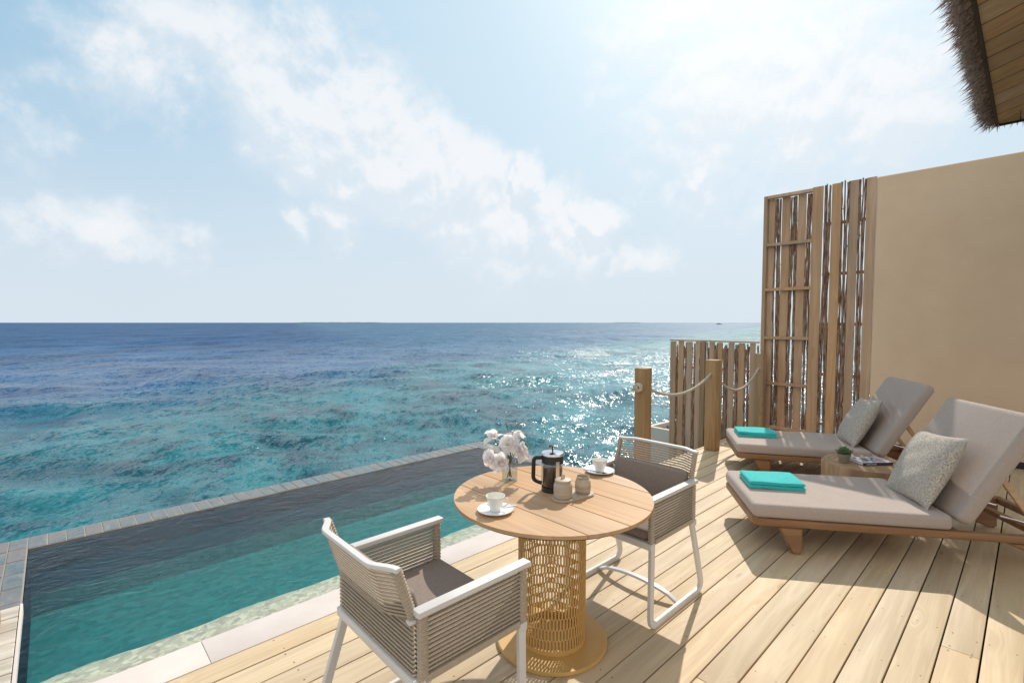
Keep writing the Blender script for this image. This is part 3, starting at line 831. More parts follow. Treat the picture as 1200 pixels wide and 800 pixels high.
bx('eave_board', 1.0-EX, .012, .001, .022, -.02, .10, 'dark_joist', roof); bx('eave_board', .0005, .022, -3.5, -.001, -.02, .10, 'dark_joist', roof)
bm = bmesh.new(); rt = random.Random(2)
def spike(p, d, L, w):
    s = d.cross(Vector((rt.uniform(-1, 1), rt.uniform(-1, 1), rt.uniform(-1, 1)))).normalized(); u = d.cross(s)
    vs = [bm.verts.new(p+s*w), bm.verts.new(p-s*w*.5+u*w*.8), bm.verts.new(p-s*w*.5-u*w*.8)]
    m = [bm.verts.new(p+d*L*.55+(v.co-p)*.8) for v in vs]
    tip = bm.verts.new(p+d*L+Vector((0, 0, -.012)))
    for i in range(3): j = (i+1) % 3; bm.faces.new((vs[i], vs[j], m[j], m[i])); bm.faces.new((m[i], m[j], tip))
for k in range(10000):
    h = rt.random()**1.2
    if k % 5:
        x = rt.uniform(1.6, EX+.1); p = Vector((x-EX, rt.uniform(-.04, .03)+.02+.05*h, .03+.30*h))
        d = Vector((rt.gauss(0, .2)-.05, 1, -.50+rt.gauss(0, .26)-.25*h))
    else:
        y = rt.uniform(-2.5, .1); p = Vector((rt.uniform(-.04, .03)+.02+.05*h, y, .03+.30*h)); d = Vector((1, rt.gauss(0, .2), -.5+rt.gauss(0, .26)-.25*h))
    if rt.random() < .06: d.z += rt.uniform(-.5, .5)
    spike(p, d.normalized(), rt.uniform(.07, .15)*(1.35 if rt.random() < .12 else 1), rt.uniform(.003, .0062))
o = obj('thatch_fringe', bm, 'thatch_straw', roof); tag(o, kind='stuff')

# ------------------------------------------------------------------ chairs
def make_chair():
    c = empty('armchair')
    Wd = .30; xf, xr = .235, -.235; zs, za = .47, .685
    bw, bt_ = .040, .022
    for s in (-1, 1):
        y = s*(Wd-.012)
        bm = bmesh.new()
        path = roundpath([(xf-.02, y, zs-.005), (xf-.015, y, .014), (xr-.13, y, .014), (xr+.02, y, zs-.005)], .055, 6)
        ups = [(0, 1, 0)]*len(path)
        sweep(bm, path, rect(.036, .021), up=(0, 1, 0)); obj('sled_leg', bm, 'white_metal', c, smooth=40)
        # arm: flat white bar
        bm = bmesh.new(); box(bm, xr-.02, xf+.012, y-.022, y+.020, za, za+.020, .003, 2); obj('armrest', bm, 'white_metal', c, smooth=40)
        for x in (xf-.012, xr+.004):
            bx('upright', x-.011, x+.011, y-.009, y+.009, zs, za, 'white_metal', c)
        # side cords wrapped round both uprights
    def loopbm(ax, bx_, r=.0043, cur=None):
        bm = bmesh.new(); pts = []
        n = 20 if cur else 1
        for i in range(n+1): pts.append((-ax+2*ax*i/n, -bx_))
        for k in range(1, 4): a = -math.pi/2+math.pi*k/4; pts.append((ax+bx_*math.cos(a), bx_*math.sin(a)))
        for i in range(n+1): pts.append((ax-2*ax*i/n, bx_))
        for k in range(1, 4): a = math.pi/2+math.pi*k/4; pts.append((-ax+bx_*math.cos(a), bx_*math.sin(a)))
        return bm, pts
    bm, pts = loopbm((xf-xr)/2-.014, .0045)
    sweep(bm, [(p[0], p[1], 0) for p in pts], circ(.0037, 6), closed=True, up=(0, 0, 1)); side = mesh_from_bm(bm, 'side_cord', 60)
    side.materials.append(MATS['cord_fabric'])
    n = 14
    wr_ = lambda q: rect(.034*(1+.10*math.cos(q*2*math.pi*n*1.0)), .024*(1+.14*math.cos(q*2*math.pi*n*1.0)), .005)
    for s in (-1, 1):
        for x in (xf-.014, xr+.006):
            bm = bmesh.new(); sweep(bm, [(x, s*(Wd-.012), zs+.001+(za-zs-.002)*i/112) for i in range(113)], wr_, up=(0, 1, 0)); obj('corded_upright', bm, 'cord_fabric', c, smooth=50)
    for s in (-1, 1):
        for k in range(n):
            z = zs+.008+(za-zs-.016)*k/(n-1)
            obj('side_cord', side, None, c, ((xf+xr)/2, s*(Wd-.012), z), (0, R(random.uniform(-.15, .15)), 0))
    # lower back cords
    bm, pts = loopbm(Wd-.035, .0045)
    sweep(bm, [(p[1], p[0], 0) for p in pts], circ(.0037, 6), closed=True, up=(0, 0, 1)); low = mesh_from_bm(bm, 'back_cord', 60)
    low.materials.append(MATS['cord_fabric'])
    for k in range(n-1):
        obj('back_cord', low, None, c, (xr-.012, 0, zs+.008+(za-zs-.03)*k/(n-2)))
    # upper back, bowed backwards between short forward returns
    def bow(u):      # u -1..1
        a = abs(u); q = min(1, max(0, (1-a)/.42)); q = q*q*(3-2*q); return -.048*q
    bm, pts = loopbm(Wd-.044, .004, cur=True)
    sweep(bm, [(p[1]+bow(p[0]/(Wd-.03)), p[0], 0) for p in pts], circ(.0037, 6), closed=True, up=(0, 0, 1)); upc = mesh_from_bm(bm, 'back_cord', 60)
    upc.materials.append(MATS['cord_fabric'])
    m = 13; z0, z1 = .672, .842
    lean = lambda z: (xr-.012)-(z-z0)*.32
    for k in range(m):
        z = z0+(z1-z0)*k/(m-1)-.004; obj('back_cord', upc, None, c, (lean(z)+.0, 0, z))
    bm = bmesh.new(); path = [(lean(z1)-.003+bow(u), u*(Wd-.026), z1+.006) for u in [-1+i/14 for i in range(29)]]
    sweep(bm, path, rect(.026, .014), up=(0, 0, 1)); obj('top_rail', bm, 'white_metal', c, smooth=40)
    for s in (-1, 1):
        bm = bmesh.new(); y = s*(Wd-.038)
        sweep(bm, [(lean(z0+(z1-z0)*i/112)-.002, y, z0+(z1-z0)*i/112) for i in range(113)], (lambda q: rect(.030*(1+.12*math.cos(q*2*math.pi*14)), .022*(1+.12*math.cos(q*2*math.pi*14)), .005)), up=(0, 1, 0)); obj('back_stile', bm, 'cord_fabric', c, smooth=40)
        bx('hinge', xr-.035, xr+.0, y-.018, y+.008, z0-.016, z0-.003, 'white_metal', c, .003)
    # seat frame
    bx('front_bar', xf-.035, xf+.005, -Wd, Wd, zs-.038, zs-.001, 'white_metal', c, .005)
    bx('rear_bar', xr-.025, xr+.012, -Wd, Wd, zs-.038, zs-.001, 'white_metal', c, .005)
    for s in (-1, 1): bx('side_bar', xr+.013, xf-.036, s*(Wd-.012)-.012, s*(Wd-.012)+.012, zs-.012, zs+.012, 'cord_fabric', c)
    bx('seat_pan', xr+.013, xf-.036, -Wd+.026, Wd-.026, zs-.02, zs-.006, 'chair_fabric', c)
    bm = bmesh.new(); path = [(-.10, -.27+.54*i/10, .016+.05*math.sin(math.pi*i/10)**.6) for i in range(11)]
    sweep(bm, path, rect(.034, .016), up=(0, 0, 1)); obj('crossbar', bm, 'white_metal', c, smooth=40)
    bm = bmesh.new(); box(bm, -.215, .225, -.262, .262, -.0, .058, .022, 4); obj('seat_cushion', bm, 'chair_fabric', c, (0, 0, zs-.001), smooth=50)
    bm = bmesh.new(); box(bm, -.0, .055, -.245, .245, -.0, .212, .02, 4); obj('back_cushion', bm, 'chair_fabric', c, (xr+.010, 0, zs+.058), (0, R(-14), 0), smooth=50)
    return c
ch = make_chair(); ch.location = (1.065, 1.60, .0012)
tag(ch, 'white framed corded armchair seen from behind, pulled up to the pool side of the table', 'chair', 'corded armchairs at the round table')
c2 = copy_tree(ch); c2.location = (2.465, 1.615, .0012); c2.rotation_euler = (0, 0, math.pi)
tag(c2, 'white framed corded armchair facing us between the round table and the loungers', 'chair', 'corded armchairs at the round table')

# ------------------------------------------------------------------ table
TX, TY, TZ, TR = 1.82, 1.64, .755, .495
tb_ = empty('round_table', (TX, TY, .001)); tag(tb_, 'round teak slat table on an ochre perforated drum pedestal', 'table')
edges = [-TR, 1.566-TX, 1.770-TX, 1.982-TX, 2.188-TX, TR]
for a, b in zip(edges, edges[1:]):
    a2, b2 = a+.0018, b-.0018
    n = 26; pts = []
    xs = [a2+(b2-a2)*(.5-.5*math.cos(math.pi*i/n)) for i in range(n+1)]
    top = [(x, math.sqrt(max(0, TR*TR-x*x))) for x in xs]
    pts = [(x, -y) for x, y in top]+[(x, y) for x, y in top[::-1]]
    if a == -TR: pts = pts[1:] if abs(pts[0][1]) < .05 else pts
    uniq = []
    for p in pts:
        if not uniq or (abs(p[0]-uniq[-1][0])+abs(p[1]-uniq[-1][1])) > 1e-4: uniq.append(p)
    if abs(uniq[0][0]-uniq[-1][0])+abs(uniq[0][1]-uniq[-1][1]) < 1e-4: uniq.pop()
    bm = bmesh.new(); prism(bm, uniq, -.016, 0)
    ed = [e for e in bm.edges if all(abs(v.co.z) < 1e-5 for v in e.verts)]
    bmesh.ops.bevel(bm, geom=ed, offset=.0016, segments=2, affect='EDGES')
    obj('tabletop_slat', bm, 'table_wood', tb_, (0, 0, TZ-.001), smooth=30)
lathe_obj('tabletop_frame', [(0, TZ-.03), (TR-.02, TZ-.03), (TR-.004, TZ-.0185), (0, TZ-.0185)], 'dark_joist', tb_, 64)
RB, z0, z1 = .172, .045, .722
lathe_obj('base_plate', [(0, 0), (.276, 0), (.281, .004), (.281, .016), (.277, .020), (0, .020)], 'ochre_metal', tb_, 72, smooth=30)
lathe_obj('base_ring', [(RB-.012, .021), (RB, .021), (RB, z0), (RB-.012, z0), (RB-.012, .021)], 'ochre_metal', tb_, 64, smooth=30)
lathe_obj('top_ring', [(RB-.004, z1), (RB, z1), (RB, z1+.003), (RB-.004, z1+.003), (RB-.004, z1)], 'ochre_metal', tb_, 64, smooth=30)
bm = bmesh.new(); NC = 64; rows = 13; ph = (z1-z0)/rows; sw = .0036
def cylp(a, z, r): return Vector((r*math.cos(a), r*math.sin(a), z))
def strut(a0, za_, a1, zb, sw=.0036):
    # flat ribbon lying in the drum's surface
    ro, ri = RB, RB-.0035
    d = Vector(((a1-a0)*RB, zb-za_)).normalized(); nx = Vector((-d.y, d.x))*sw
    P = []
    for r in (ri, ro):
        for (a, z, s) in ((a0, za_, 1), (a0, za_, -1), (a1, zb, -1), (a1, zb, 1)):
            P.append(bm.verts.new(cylp(a+s*nx.x/RB, z+s*nx.y, r)))
    for f in ((3, 2, 1, 0), (4, 5, 6, 7), (0, 1, 5, 4), (1, 2, 6, 5), (2, 3, 7, 6), (3, 0, 4, 7)): bm.faces.new([P[i] for i in f])
da = 2*math.pi/NC; tip = .015
for r_ in range(rows+1):
    for k in range(NC):
        o_ = .5*(r_ % 2); a = (k+o_)*da
        zb = z0+r_*ph
        if r_ < rows: strut(a, zb+tip*.5 if r_ else zb, a, zb+ph-tip*.5 if r_ < rows-1 else zb+ph)
        if 0 < r_ < rows:
            # zig-zag between this row's struts and the row below
            strut(a, zb+tip*.5, a+.5*da, zb-tip*.5, .0024); strut(a, zb+tip*.5, a-.5*da, zb-tip*.5, .0024)
bmesh.ops.recalc_face_normals(bm, faces=bm.faces)
o = obj('pedestal_lattice', bm, 'ochre_metal', tb_); tag(o, kind='stuff')

# ------------------------------------------------------------------ things on the table
ZT = TZ+.0005
def cup_set(x, y, rz_, lab_s, lab_c, lab_sp, hang, spoon_ang, smat='steel'):
    s = lathe_obj('saucer', [(0, 0), (.035, 0), (.04, .003), (.07, .009), (.083, .014), (.083, .0165), (.068, .012), (.04, .0065), (.028, .005), (0, .005)], 'plate_white', None, 48, (x, y, ZT)); tag(s, lab_s, 'saucer', 'saucers on the table')
    c = lathe_obj('cup', [(0, .0), (.024, 0), (.026, .004), (.028, .016), (.036, .045), (.0435, .066), (.0445, .070), (.0425, .070), (.034, .044), (.026, .017), (.018, .008), (0, .007)], 'china', None, 40, (x, y, ZT+.0058)); tag(c, lab_c, 'cup', 'coffee cups on the table')
    bm = bmesh.new(); a = hang; d = Vector((math.cos(a), math.sin(a), 0))
    pts = [d*.037+Vector((0, 0, .056)), d*.052+Vector((0, 0, .060)), d*.062+Vector((0, 0, .050)), d*.058+Vector((0, 0, .034)), d*.045+Vector((0, 0, .022)), d*.030+Vector((0, 0, .020))]
    pts = roundpath(pts, .01, 3); sweep(bm, pts, circ(.0036, 8), up=(d.y, -d.x, .01)); obj('cup_handle', bm, 'china', c, smooth=60)
    sp = empty('teaspoon', (x, y, ZT)); tag(sp, lab_sp, 'spoon', 'teaspoons')
    bm = bmesh.new(); a = spoon_ang; d = Vector((math.cos(a), math.sin(a), 0)); n_ = Vector((-d.y, d.x, 0))
    p0 = n_*.05
    sweep(bm, [p0-d*.025+Vector((0, 0, .014)), p0+d*.03+Vector((0, 0, .019)), p0+d*.085+Vector((0, 0, .021))], lambda q: rect(.004+.006*q, .002, .0005)); obj('handle', bm, smat, sp, smooth=60)
    bm = bmesh.new(); bmesh.ops.create_uvsphere(bm, u_segments=12, v_segments=6, radius=1, matrix=Matrix.Translation(p0-d*.042+Vector((0, 0, .0145))) @ Matrix.Rotation(a, 4, 'Z') @ Matrix.Diagonal((.021, .013, .003, 1))); obj('bowl', bm, smat, sp, smooth=60)
cup_set(1.455, 1.66, 0, 'white saucer nearest us at the edge of the table', 'white coffee cup nearest us, in front of the flower vase', 'teaspoon on the saucer nearest us', R(-50), R(-62), 'plate_white')
cup_set(2.285, 1.69, 0, 'white saucer on the far side of the table near the far chair', 'white coffee cup in front of the far chair', 'dark teaspoon resting beside the far cup', R(80), R(115), 'dark_metal')
# French press
px_, py_ = 1.86, 1.675
fp = empty('french_press', (px_, py_, ZT)); fp.scale = (1.14, 1.14, 1.08); tag(fp, 'glass and steel French press coffee maker with black handle, half full', 'coffee maker')
lathe_obj('beaker', [(0, .012), (.044, .012), (.046, .016), (.046, .168), (.0445, .168), (.0445, .017), (0, .0155)], 'clear_glass', fp, 40)
lathe_obj('coffee', [(0, .0165), (.0436, .0165), (.0436, .115), (0, .115)], 'coffee', fp, 40)
lathe_obj('base_ring', [(.040, .0), (.0495, .0), (.0495, .022), (.047, .022), (.047, .012), (.040, .012), (.040, 0)], 'dark_metal', fp, 40)
lathe_obj('collar', [(.047, .135), (.0495, .135), (.0495, .172), (.047, .172), (.047, .135)], 'dark_metal', fp, 40)
lathe_obj('lid', [(0, .173), (.052, .173), (.053, .177), (.049, .184), (.025, .189), (0, .190)], 'steel', fp, 40)
lathe_obj('plunger', [(0, .19), (.003, .19), (.003, .212), (.017, .213), (.018, .217), (.010, .220), (0, .220)], 'black_plastic', fp, 24)
lathe_obj('plunger_rod', [(0, .116), (.003, .116), (.003, .172), (0, .172)], 'steel', fp, 12)
hd = Vector((-.72, .69, 0))
for a in (0, 120, 240):
    bm = bmesh.new(); q = Vector((math.cos(R(a+250)), math.sin(R(a+250)), 0))*.0483
    sweep(bm, [q+Vector((0, 0, .012)), q+Vector((0, 0, .15))], rect(.018, .0025, .0006), up=tuple(q.normalized())); obj('side_strap', bm, 'steel', fp)
bm = bmesh.new(); pts = roundpath([hd*.049+Vector((0, 0, .158)), hd*.085+Vector((0, 0, .158)), hd*.088+Vector((0, 0, .05)), hd*.049+Vector((0, 0, .035))], .028, 6)
sweep(bm, pts, rect(.018, .012, .004), up=(hd.y, -hd.x, .0)); obj('handle', bm, 'black_plastic', fp, smooth=60)
# tray with two stoneware pots
tr = None
a = Vector((1.800, 1.552)); b = Vector((1.925, 1.528))
bm = bmesh.new(); dd = (b-a).normalized(); ang = math.atan2(dd.y, dd.x); ctr = (a+b)/2; hl = (b-a).length/2; rr_ = .056
pts = [(hl+rr_*math.cos(q), rr_*math.sin(q)) for q in [-math.pi/2+math.pi*i/14 for i in range(15)]]+[(-hl+rr_*math.cos(q), rr_*math.sin(q)) for q in [math.pi/2+math.pi*i/14 for i in range(15)]]
prism(bm, pts, 0, .011); bmesh.ops.bevel(bm, geom=[e for e in bm.edges if abs(e.verts[0].co.z-e.verts[1].co.z) < 1e-6], offset=.003, segments=2, affect='EDGES')
tr = obj('oval_tray', bm, 'stoneware', None, (ctr.x, ctr.y, ZT), (0, 0, ang), smooth=35); tag(tr, 'small oval stoneware tray under the two pots', 'tray')
z = ZT+.0115
jar = lathe_obj('sugar_pot', [(0, 0), (.040, 0), (.045, .004), (.046, .03), (.046, .058), (.043, .068), (.036, .074), (.036, .078), (.030, .078), (0, .078)], 'stoneware', None, 40, (a.x, a.y, z)); tag(jar, 'larger speckled stoneware pot with a round lid and loop knob', 'pot')
lathe_obj('lid', [(0, .0785), (.037, .0785), (.040, .081), (.040, .088), (.030, .092), (0, .093)], 'stoneware', jar, 40)
bm = bmesh.new(); sweep(bm, [(-.008, 0, .093), (-.009, 0, .104), (0, 0, .110), (.009, 0, .104), (.008, 0, .093)], circ(.004, 8), up=(0, 1, 0)); obj('knob', bm, 'stoneware', jar, smooth=60)
jug = lathe_obj('milk_pot', [(0, 0), (.034, 0), (.038, .004), (.040, .03), (.039, .055), (.034, .066), (.030, .071), (.032, .083), (.030, .083), (.027, .072), (.030, .06), (.030, .012), (0, .010)], 'stoneware', None, 40, (b.x, b.y, z)); tag(jug, 'smaller open stoneware pot behind the lidded one on the tray', 'pot')
bm = bmesh.new(); sweep(bm, [(.028, 0, .079), (.04, -.004, .083), (.05, -.008, .086)], circ(.0045, 6), up=(0, 1, 0)); obj('spout', bm, 'stoneware', jug, rot=(0, 0, R(200)), smooth=60)
# vase
vx, vy = 1.81, 1.945
va = empty('glass_vase', (vx, vy, ZT)); tag(va, 'short clear glass jar vase half full of water holding the flowers', 'vase')
lathe_obj('jar', [(0, 0), (.040, 0), (.043, .004), (.0435, .075), (.040, .088), (.033, .096), (.033, .105), (.0355, .108), (.031, .108), (.031, .095), (.038, .086), (.0405, .074), (.0405, .008), (0, .006)], 'clear_glass', va, 40)
lathe_obj('water', [(0, .0075), (.0395, .009), (.0398, .055), (0, .055)], 'clear_glass', va, 32)
bq = empty('flower_bouquet', (vx, vy, ZT+.02)); tag(bq, 'pale pink full blooms with thin green stems standing in the glass vase', 'flowers')
rf = random.Random(11)
def petal_mesh(w, l, cup, curl):
    bm = bmesh.new(); g = []
    for i in range(6):
        u = i/5; row = []
        for j in range(5):
            v = (j/4-.5)*2; ww = w*math.sin(math.pi*min(1, .12+u*.86))**.7
            x = v*ww*.5; y = l*u; zz = cup*(v*v)*ww*.6+curl*math.sin(u*2.2)*l*.4-.3*curl*u*u*l+.06*w*math.sin(v*5+u*4)
            row.append(bm.verts.new((x, y, zz)))
        g.append(row)
    for i in range(5):
        for j in range(4): bm.faces.new((g[i][j], g[i][j+1], g[i+1][j+1], g[i+1][j]))
    me = mesh_from_bm(bm, 'petal', 80); me.materials.append(MATS['petal_pink']); return me
pet = [petal_mesh(.056, .056, .6, .45), petal_mesh(.046, .044, .95, .7), petal_mesh(.056, .066, .45, .15)]
Rv = Vector((math.sin(YAW), -math.cos(YAW), 0))
def bloom(dx, dz, dep, axis, size=1.):
    p = Rv*dx+Vector((-Rv.y, Rv.x, 0))*dep+Vector((0, 0, dz))
    bm = bmesh.new(); bmesh.ops.create_icosphere(bm, subdivisions=1, radius=.007*size)
    b = obj('bloom', bm, 'petal_pink', bq, p, smooth=80)
    b.rotation_euler = Vector(axis).to_track_quat('Z', 'Y').to_euler()
    for ring, (n, tilt, kind) in enumerate(((3, 62, 1), (4, 34, 0), (5, -2, 2))):
        for k in range(n):
            q = bpy.data.objects.new('petal', pet[kind]); col.objects.link(q); q.parent = b
            q.rotation_euler = (Matrix.Rotation(2*math.pi*(k+.5*ring)/n+rf.uniform(-.25, .25), 4, 'Z') @ Matrix.Rotation(R(tilt+rf.uniform(-18, 18)), 4, 'X')).to_euler()
            s = size*rf.uniform(.7, 1.2); q.scale = (s, s, s)
    # stem
    bm = bmesh.new(); e = Vector((rf.uniform(-.02, .02), rf.uniform(-.02, .02), -.005))
    sweep(bm, roundpath([e, Vector((e.x*-.6, e.y*-.6, .085)), p-Vector(axis)*.03, p], .05, 4), circ(.0022, 6)); obj('stem', bm, 'leaf_green', bq, smooth=60)
bloom(-.085, .215, -.01, (-.3, .3, .9), .95)
bloom(-.005, .190, -.02, (-.6, -.5, .55), 1.0)
bloom(.050, .150, -.02, (.2, -.75, .5), 1.05)
bloom(-.095, .105, -.03, (-.8, -.2, .35), 1.0)
bloom(-.045, .085, -.03, (-.6, -.8, .2), .9)
bloom(.045, .215, .03, (.5, .2, .8), .7)
def leaf(p, d, L, w):
    bm = bmesh.new(); d = d.normalized(); s = d.cross(Vector((0, 0, 1))).normalized(); n = s.cross(d); row = []
    for i in range(6):
        u = i/5; c = p+d*L*u-Vector((0, 0, .25*L*u*u)); ww = w*math.sin(math.pi*(.06+.92*u))
        row.append([bm.verts.new(c-s*ww), bm.verts.new(c-n*ww*.3), bm.verts.new(c+s*ww)])
    for A, B in zip(row, row[1:]):
        for j in range(2): bm.faces.new((A[j], A[j+1], B[j+1], B[j]))
    obj('leaf', bm, 'leaf_green', bq, smooth=80)
for (dx, dz, ddx, ddz) in ((-.03, .19, -.9, .45), (-.03, .18, -.5, .9), (.02, .25, 1, .1), (0, .24, .8, .6), (-.01, .25, -.2, 1), (.0, .12, .4, .8), (-.05, .15, -.5, -.9), (.0, .09, -.2, .9), (-.05, .2, -1, -.1), (.0, .22, -1, .35), (.06, .19, .9, .5), (.03, .11, 1, -.2), (-.02, .21, .3, .95), (-.09, .16, -.7, .4), (.08, .2, .5, -.4)):
    leaf(Rv*dx+Vector((0, 0, dz)), Rv*ddx+Vector((0, 0, ddz))+Vector((-Rv.y, Rv.x, 0))*rf.uniform(-.3, .3), rf.uniform(.055, .085), .0085)
bm = bmesh.new(); sweep(bm, [(0, 0, .05), (.004, 0, .16), (.012, -.006, .235), (.03, -.02, .28), (.055, -.05, .31)], lambda q: circ(.0022-.0012*q, 5)); obj('stem', bm, 'leaf_green', bq, smooth=60)

# ------------------------------------------------------------------ sun loungers
LA1, LA2 = R(-53.9), R(-59.0)
LW = .845
def slab_mesh(L, W, h, r=.040):
    bm = bmesh.new(); box(bm, 0, L, 0, W, 0, h)
    bmesh.ops.bevel(bm, geom=[e for e in bm.edges if abs(e.verts[0].co.z-e.verts[1].co.z) > 1e-4], offset=r*1.3, segments=5, affect='EDGES', profile=.5)
    bmesh.ops.bevel(bm, geom=[e for e in bm.edges if abs(e.verts[0].co.z-e.verts[1].co.z) < 1e-4 and len(e.link_faces) == 2 and abs(e.link_faces[0].normal.z-e.link_faces[1].normal.z) > .5], offset=r, segments=5, affect='EDGES', profile=.55)
    return bm
def make_lounger():
    o = empty('sun_lounger')
    zb, zt = .190, .243
    # rails (long boards with rounded nose), local x = length, y = width
    for y in (0.0, LW-.05):
        bm = bmesh.new(); box(bm, .03, 2.06, y, y+.05, zb, zt, .012, 3); obj('side_rail', bm, 'teak', o, smooth=40)
    bm = bmesh.new(); path = roundpath([(.09, .03, (zb+zt)/2), (.025, .03, (zb+zt)/2), (.025, LW-.03, (zb+zt)/2), (.09, LW-.03, (zb+zt)/2)], .05, 6)
    sweep(bm, path, rect(.05, .058, .01), up=(0, 0, 1)); obj('front_rail', bm, 'teak', o, smooth=40)
    bx('rear_rail', 2.01, 2.058, .052, LW-.052, zb+.002, zt-.002, 'teak', o, .006)
    for i in range(12):
        bx('seat_slat', .085+.102*i, .085+.102*i+.078, .052, LW-.052, zt-.024, zt-.004, 'teak', o)
    def wedge(name, xa, xb, xc, xd, y0, y1, mat='teak'):   # top xa..xb, bottom xc..xd
        bm = bmesh.new(); P = [(xa, zb+.002), (xb, zb+.002), (xd, .0), (xc, .0)]
        A = [bm.verts.new((x, y0, z)) for x, z in P]; B = [bm.verts.new((x, y1, z)) for x, z in P]
        bm.faces.new(A); bm.faces.new(B[::-1])
        for i in range(4): j = (i+1) % 4; bm.faces.new((A[j], A[i], B[i], B[j]))
        bmesh.ops.recalc_face_normals(bm, faces=bm.faces)
        bmesh.ops.bevel(bm, geom=list(bm.edges), offset=.011, segments=3, affect='EDGES'); obj(name, bm, mat, o, smooth=40)
    for y in (.006, LW-.066): wedge('leg', .165, .325, .262, .325, y, y+.06)
    for y in (.012, LW-.06):
        wedge('leg', 1.52, 2.02, 1.96, 2.02, y+.002, y+.043)
    bx('leg_stretcher', .285, .315, .235, LW-.235, .14, .185, 'teak', o, .004)
    # mattress seat and backrest
    obj('seat_mattress', slab_mesh(1.24, LW-.005, .098, .034), 'mattress_fabric', o, (.0, .0025, zt+.001), smooth=50)
    ba = R(60)
    Lb = .83; th = .10
    bk = obj('back_mattress', slab_mesh(Lb, LW-.005, th, .04), 'mattress_fabric', o, (1.335, .0025, .268), (0, -ba, 0), smooth=50)
    # wooden back frame under it
    fr = obj('back_frame', (lambda bm: (box(bm, .02, .78, .1, .14, -.03, -.003), box(bm, .02, .78, LW-.14, LW-.1, -.03, -.003), box(bm, .74, .78, .14, LW-.14, -.03, -.003), bm)[-1])(bmesh.new()), 'teak', o, (1.335, 0, .268), (0, -ba, 0))
    for y in (.13, LW-.155):
        bm = bmesh.new(); sweep(bm, [(1.56, y, .60), (1.82, y, .22)], rect(.035, .022), up=(0, 1, 0)); obj('support_strut', bm, 'pale_teak', o, smooth=40)
    bm = bmesh.new(); sweep(bm, [(1.62, .2, .30), (1.90, .2, .23)], circ(.008, 8), up=(0, 0, 1)); obj('metal_rod', bm, 'steel', o, smooth=60)
    bm = bmesh.new(); sweep(bm, [(1.62, LW-.2, .30), (1.90, LW-.2, .23)], circ(.008, 8), up=(0, 0, 1)); obj('metal_rod', bm, 'steel', o, smooth=60)
    bx('cross_board', 1.80, 1.85, .06, LW-.06, .185, .222, 'teak', o, .004)
    return o
lg = make_lounger(); lg.location = (3.565, 1.306, .001); lg.rotation_euler = (0, 0, LA1)
tag(lg, 'nearer teak sun lounger with raised back, standing in front of the stump table', 'sun lounger', 'sun loungers on the deck')
l2 = copy_tree(lg); l2.location = (5.242, 2.102, .001); l2.rotation_euler = (0, 0, LA2)
tag(l2, 'farther teak sun lounger with raised back, close to the timber screen', 'sun lounger', 'sun loungers on the deck')
def lw(base, x, y, z):    # lounger-local to world
    c, s = math.cos(base[2]), math.sin(base[2]); return Vector((base[0]+c*x-s*y, base[1]+s*x+c*y, z))
def pillow(base, x, y, z, label, size=.56):
    bm = bmesh.new(); n = 22; half = size/2; th = .088; rw = random.Random(int(x*100+base[0]*10))
    ph = [rw.uniform(0, 6) for _ in range(6)]
    grids = []
    for s in (1, -1):
        g = []
        for i in range(n+1):
            row = []
            for j in range(n+1):
                u, v = i/n*2-1, j/n*2-1
                pinch = 1-.075*((1-abs(u)**2)*abs(v)**3+0)-0; pu = u*half*(1-.085*(1-u*u*0-abs(v)**1.5*0)*0)*(1-.07*(1-v*v)*abs(u)**3); pv = v*half*(1-.07*(1-u*u)*abs(v)**3)
                h = th*((1-abs(u)**2.3)*(1-abs(v)**2.3))**.52
                h *= 1+.07*math.sin(4*u+ph[0])*math.sin(3*v+ph[1])
                wr = .0035*math.sin(11*u+5*v+ph[2])*(1-abs(v))+.004*math.sin(13*v-4*u+ph[3])*(abs(u)**2)
                row.append((pu, pv, s*(h+wr*(h/th)**.5)))
            g.append(row)
        grids.append(g)
    V = {}
    def vert(s, i, j):
        k = (0 if (i in (0, n) or j in (0, n)) else s, i, j)
        if k not in V:
            p = grids[s][i][j]; V[k] = bm.verts.new(p if k[0] == s and not (i in (0, n) or j in (0, n)) else (p[0], p[1], 0))
        return V[k]
    for s in (0, 1):
        for i in range(n):
            for j in range(n):
                q = [vert(s, i, j), vert(s, i+1, j), vert(s, i+1, j+1), vert(s, i, j+1)]
                bm.faces.new(q if s == 0 else q[::-1])
    p = lw(base, x, y, z)
    rot = Matrix.Rotation(base[2]+R(-4), 4, 'Z') @ Matrix.Rotation(R(-63), 4, 'Y') @ Matrix.Rotation(R(6), 4, 'Z')
    o = obj('pillow', bm, 'pillow_weave', None, p, rot.to_euler(), smooth=80); tag(o, label, 'pillow', 'scatter pillows on the loungers')
B1, B2_ = (3.565, 1.306, LA1), (5.242, 2.102, LA2)
pillow(B1, 1.265, .40, .565, 'grey woven scatter pillow leaning on the back of the nearer lounger')
pillow(B2_, 1.25, .44, .565, 'grey woven scatter pillow leaning on the back of the farther lounger')
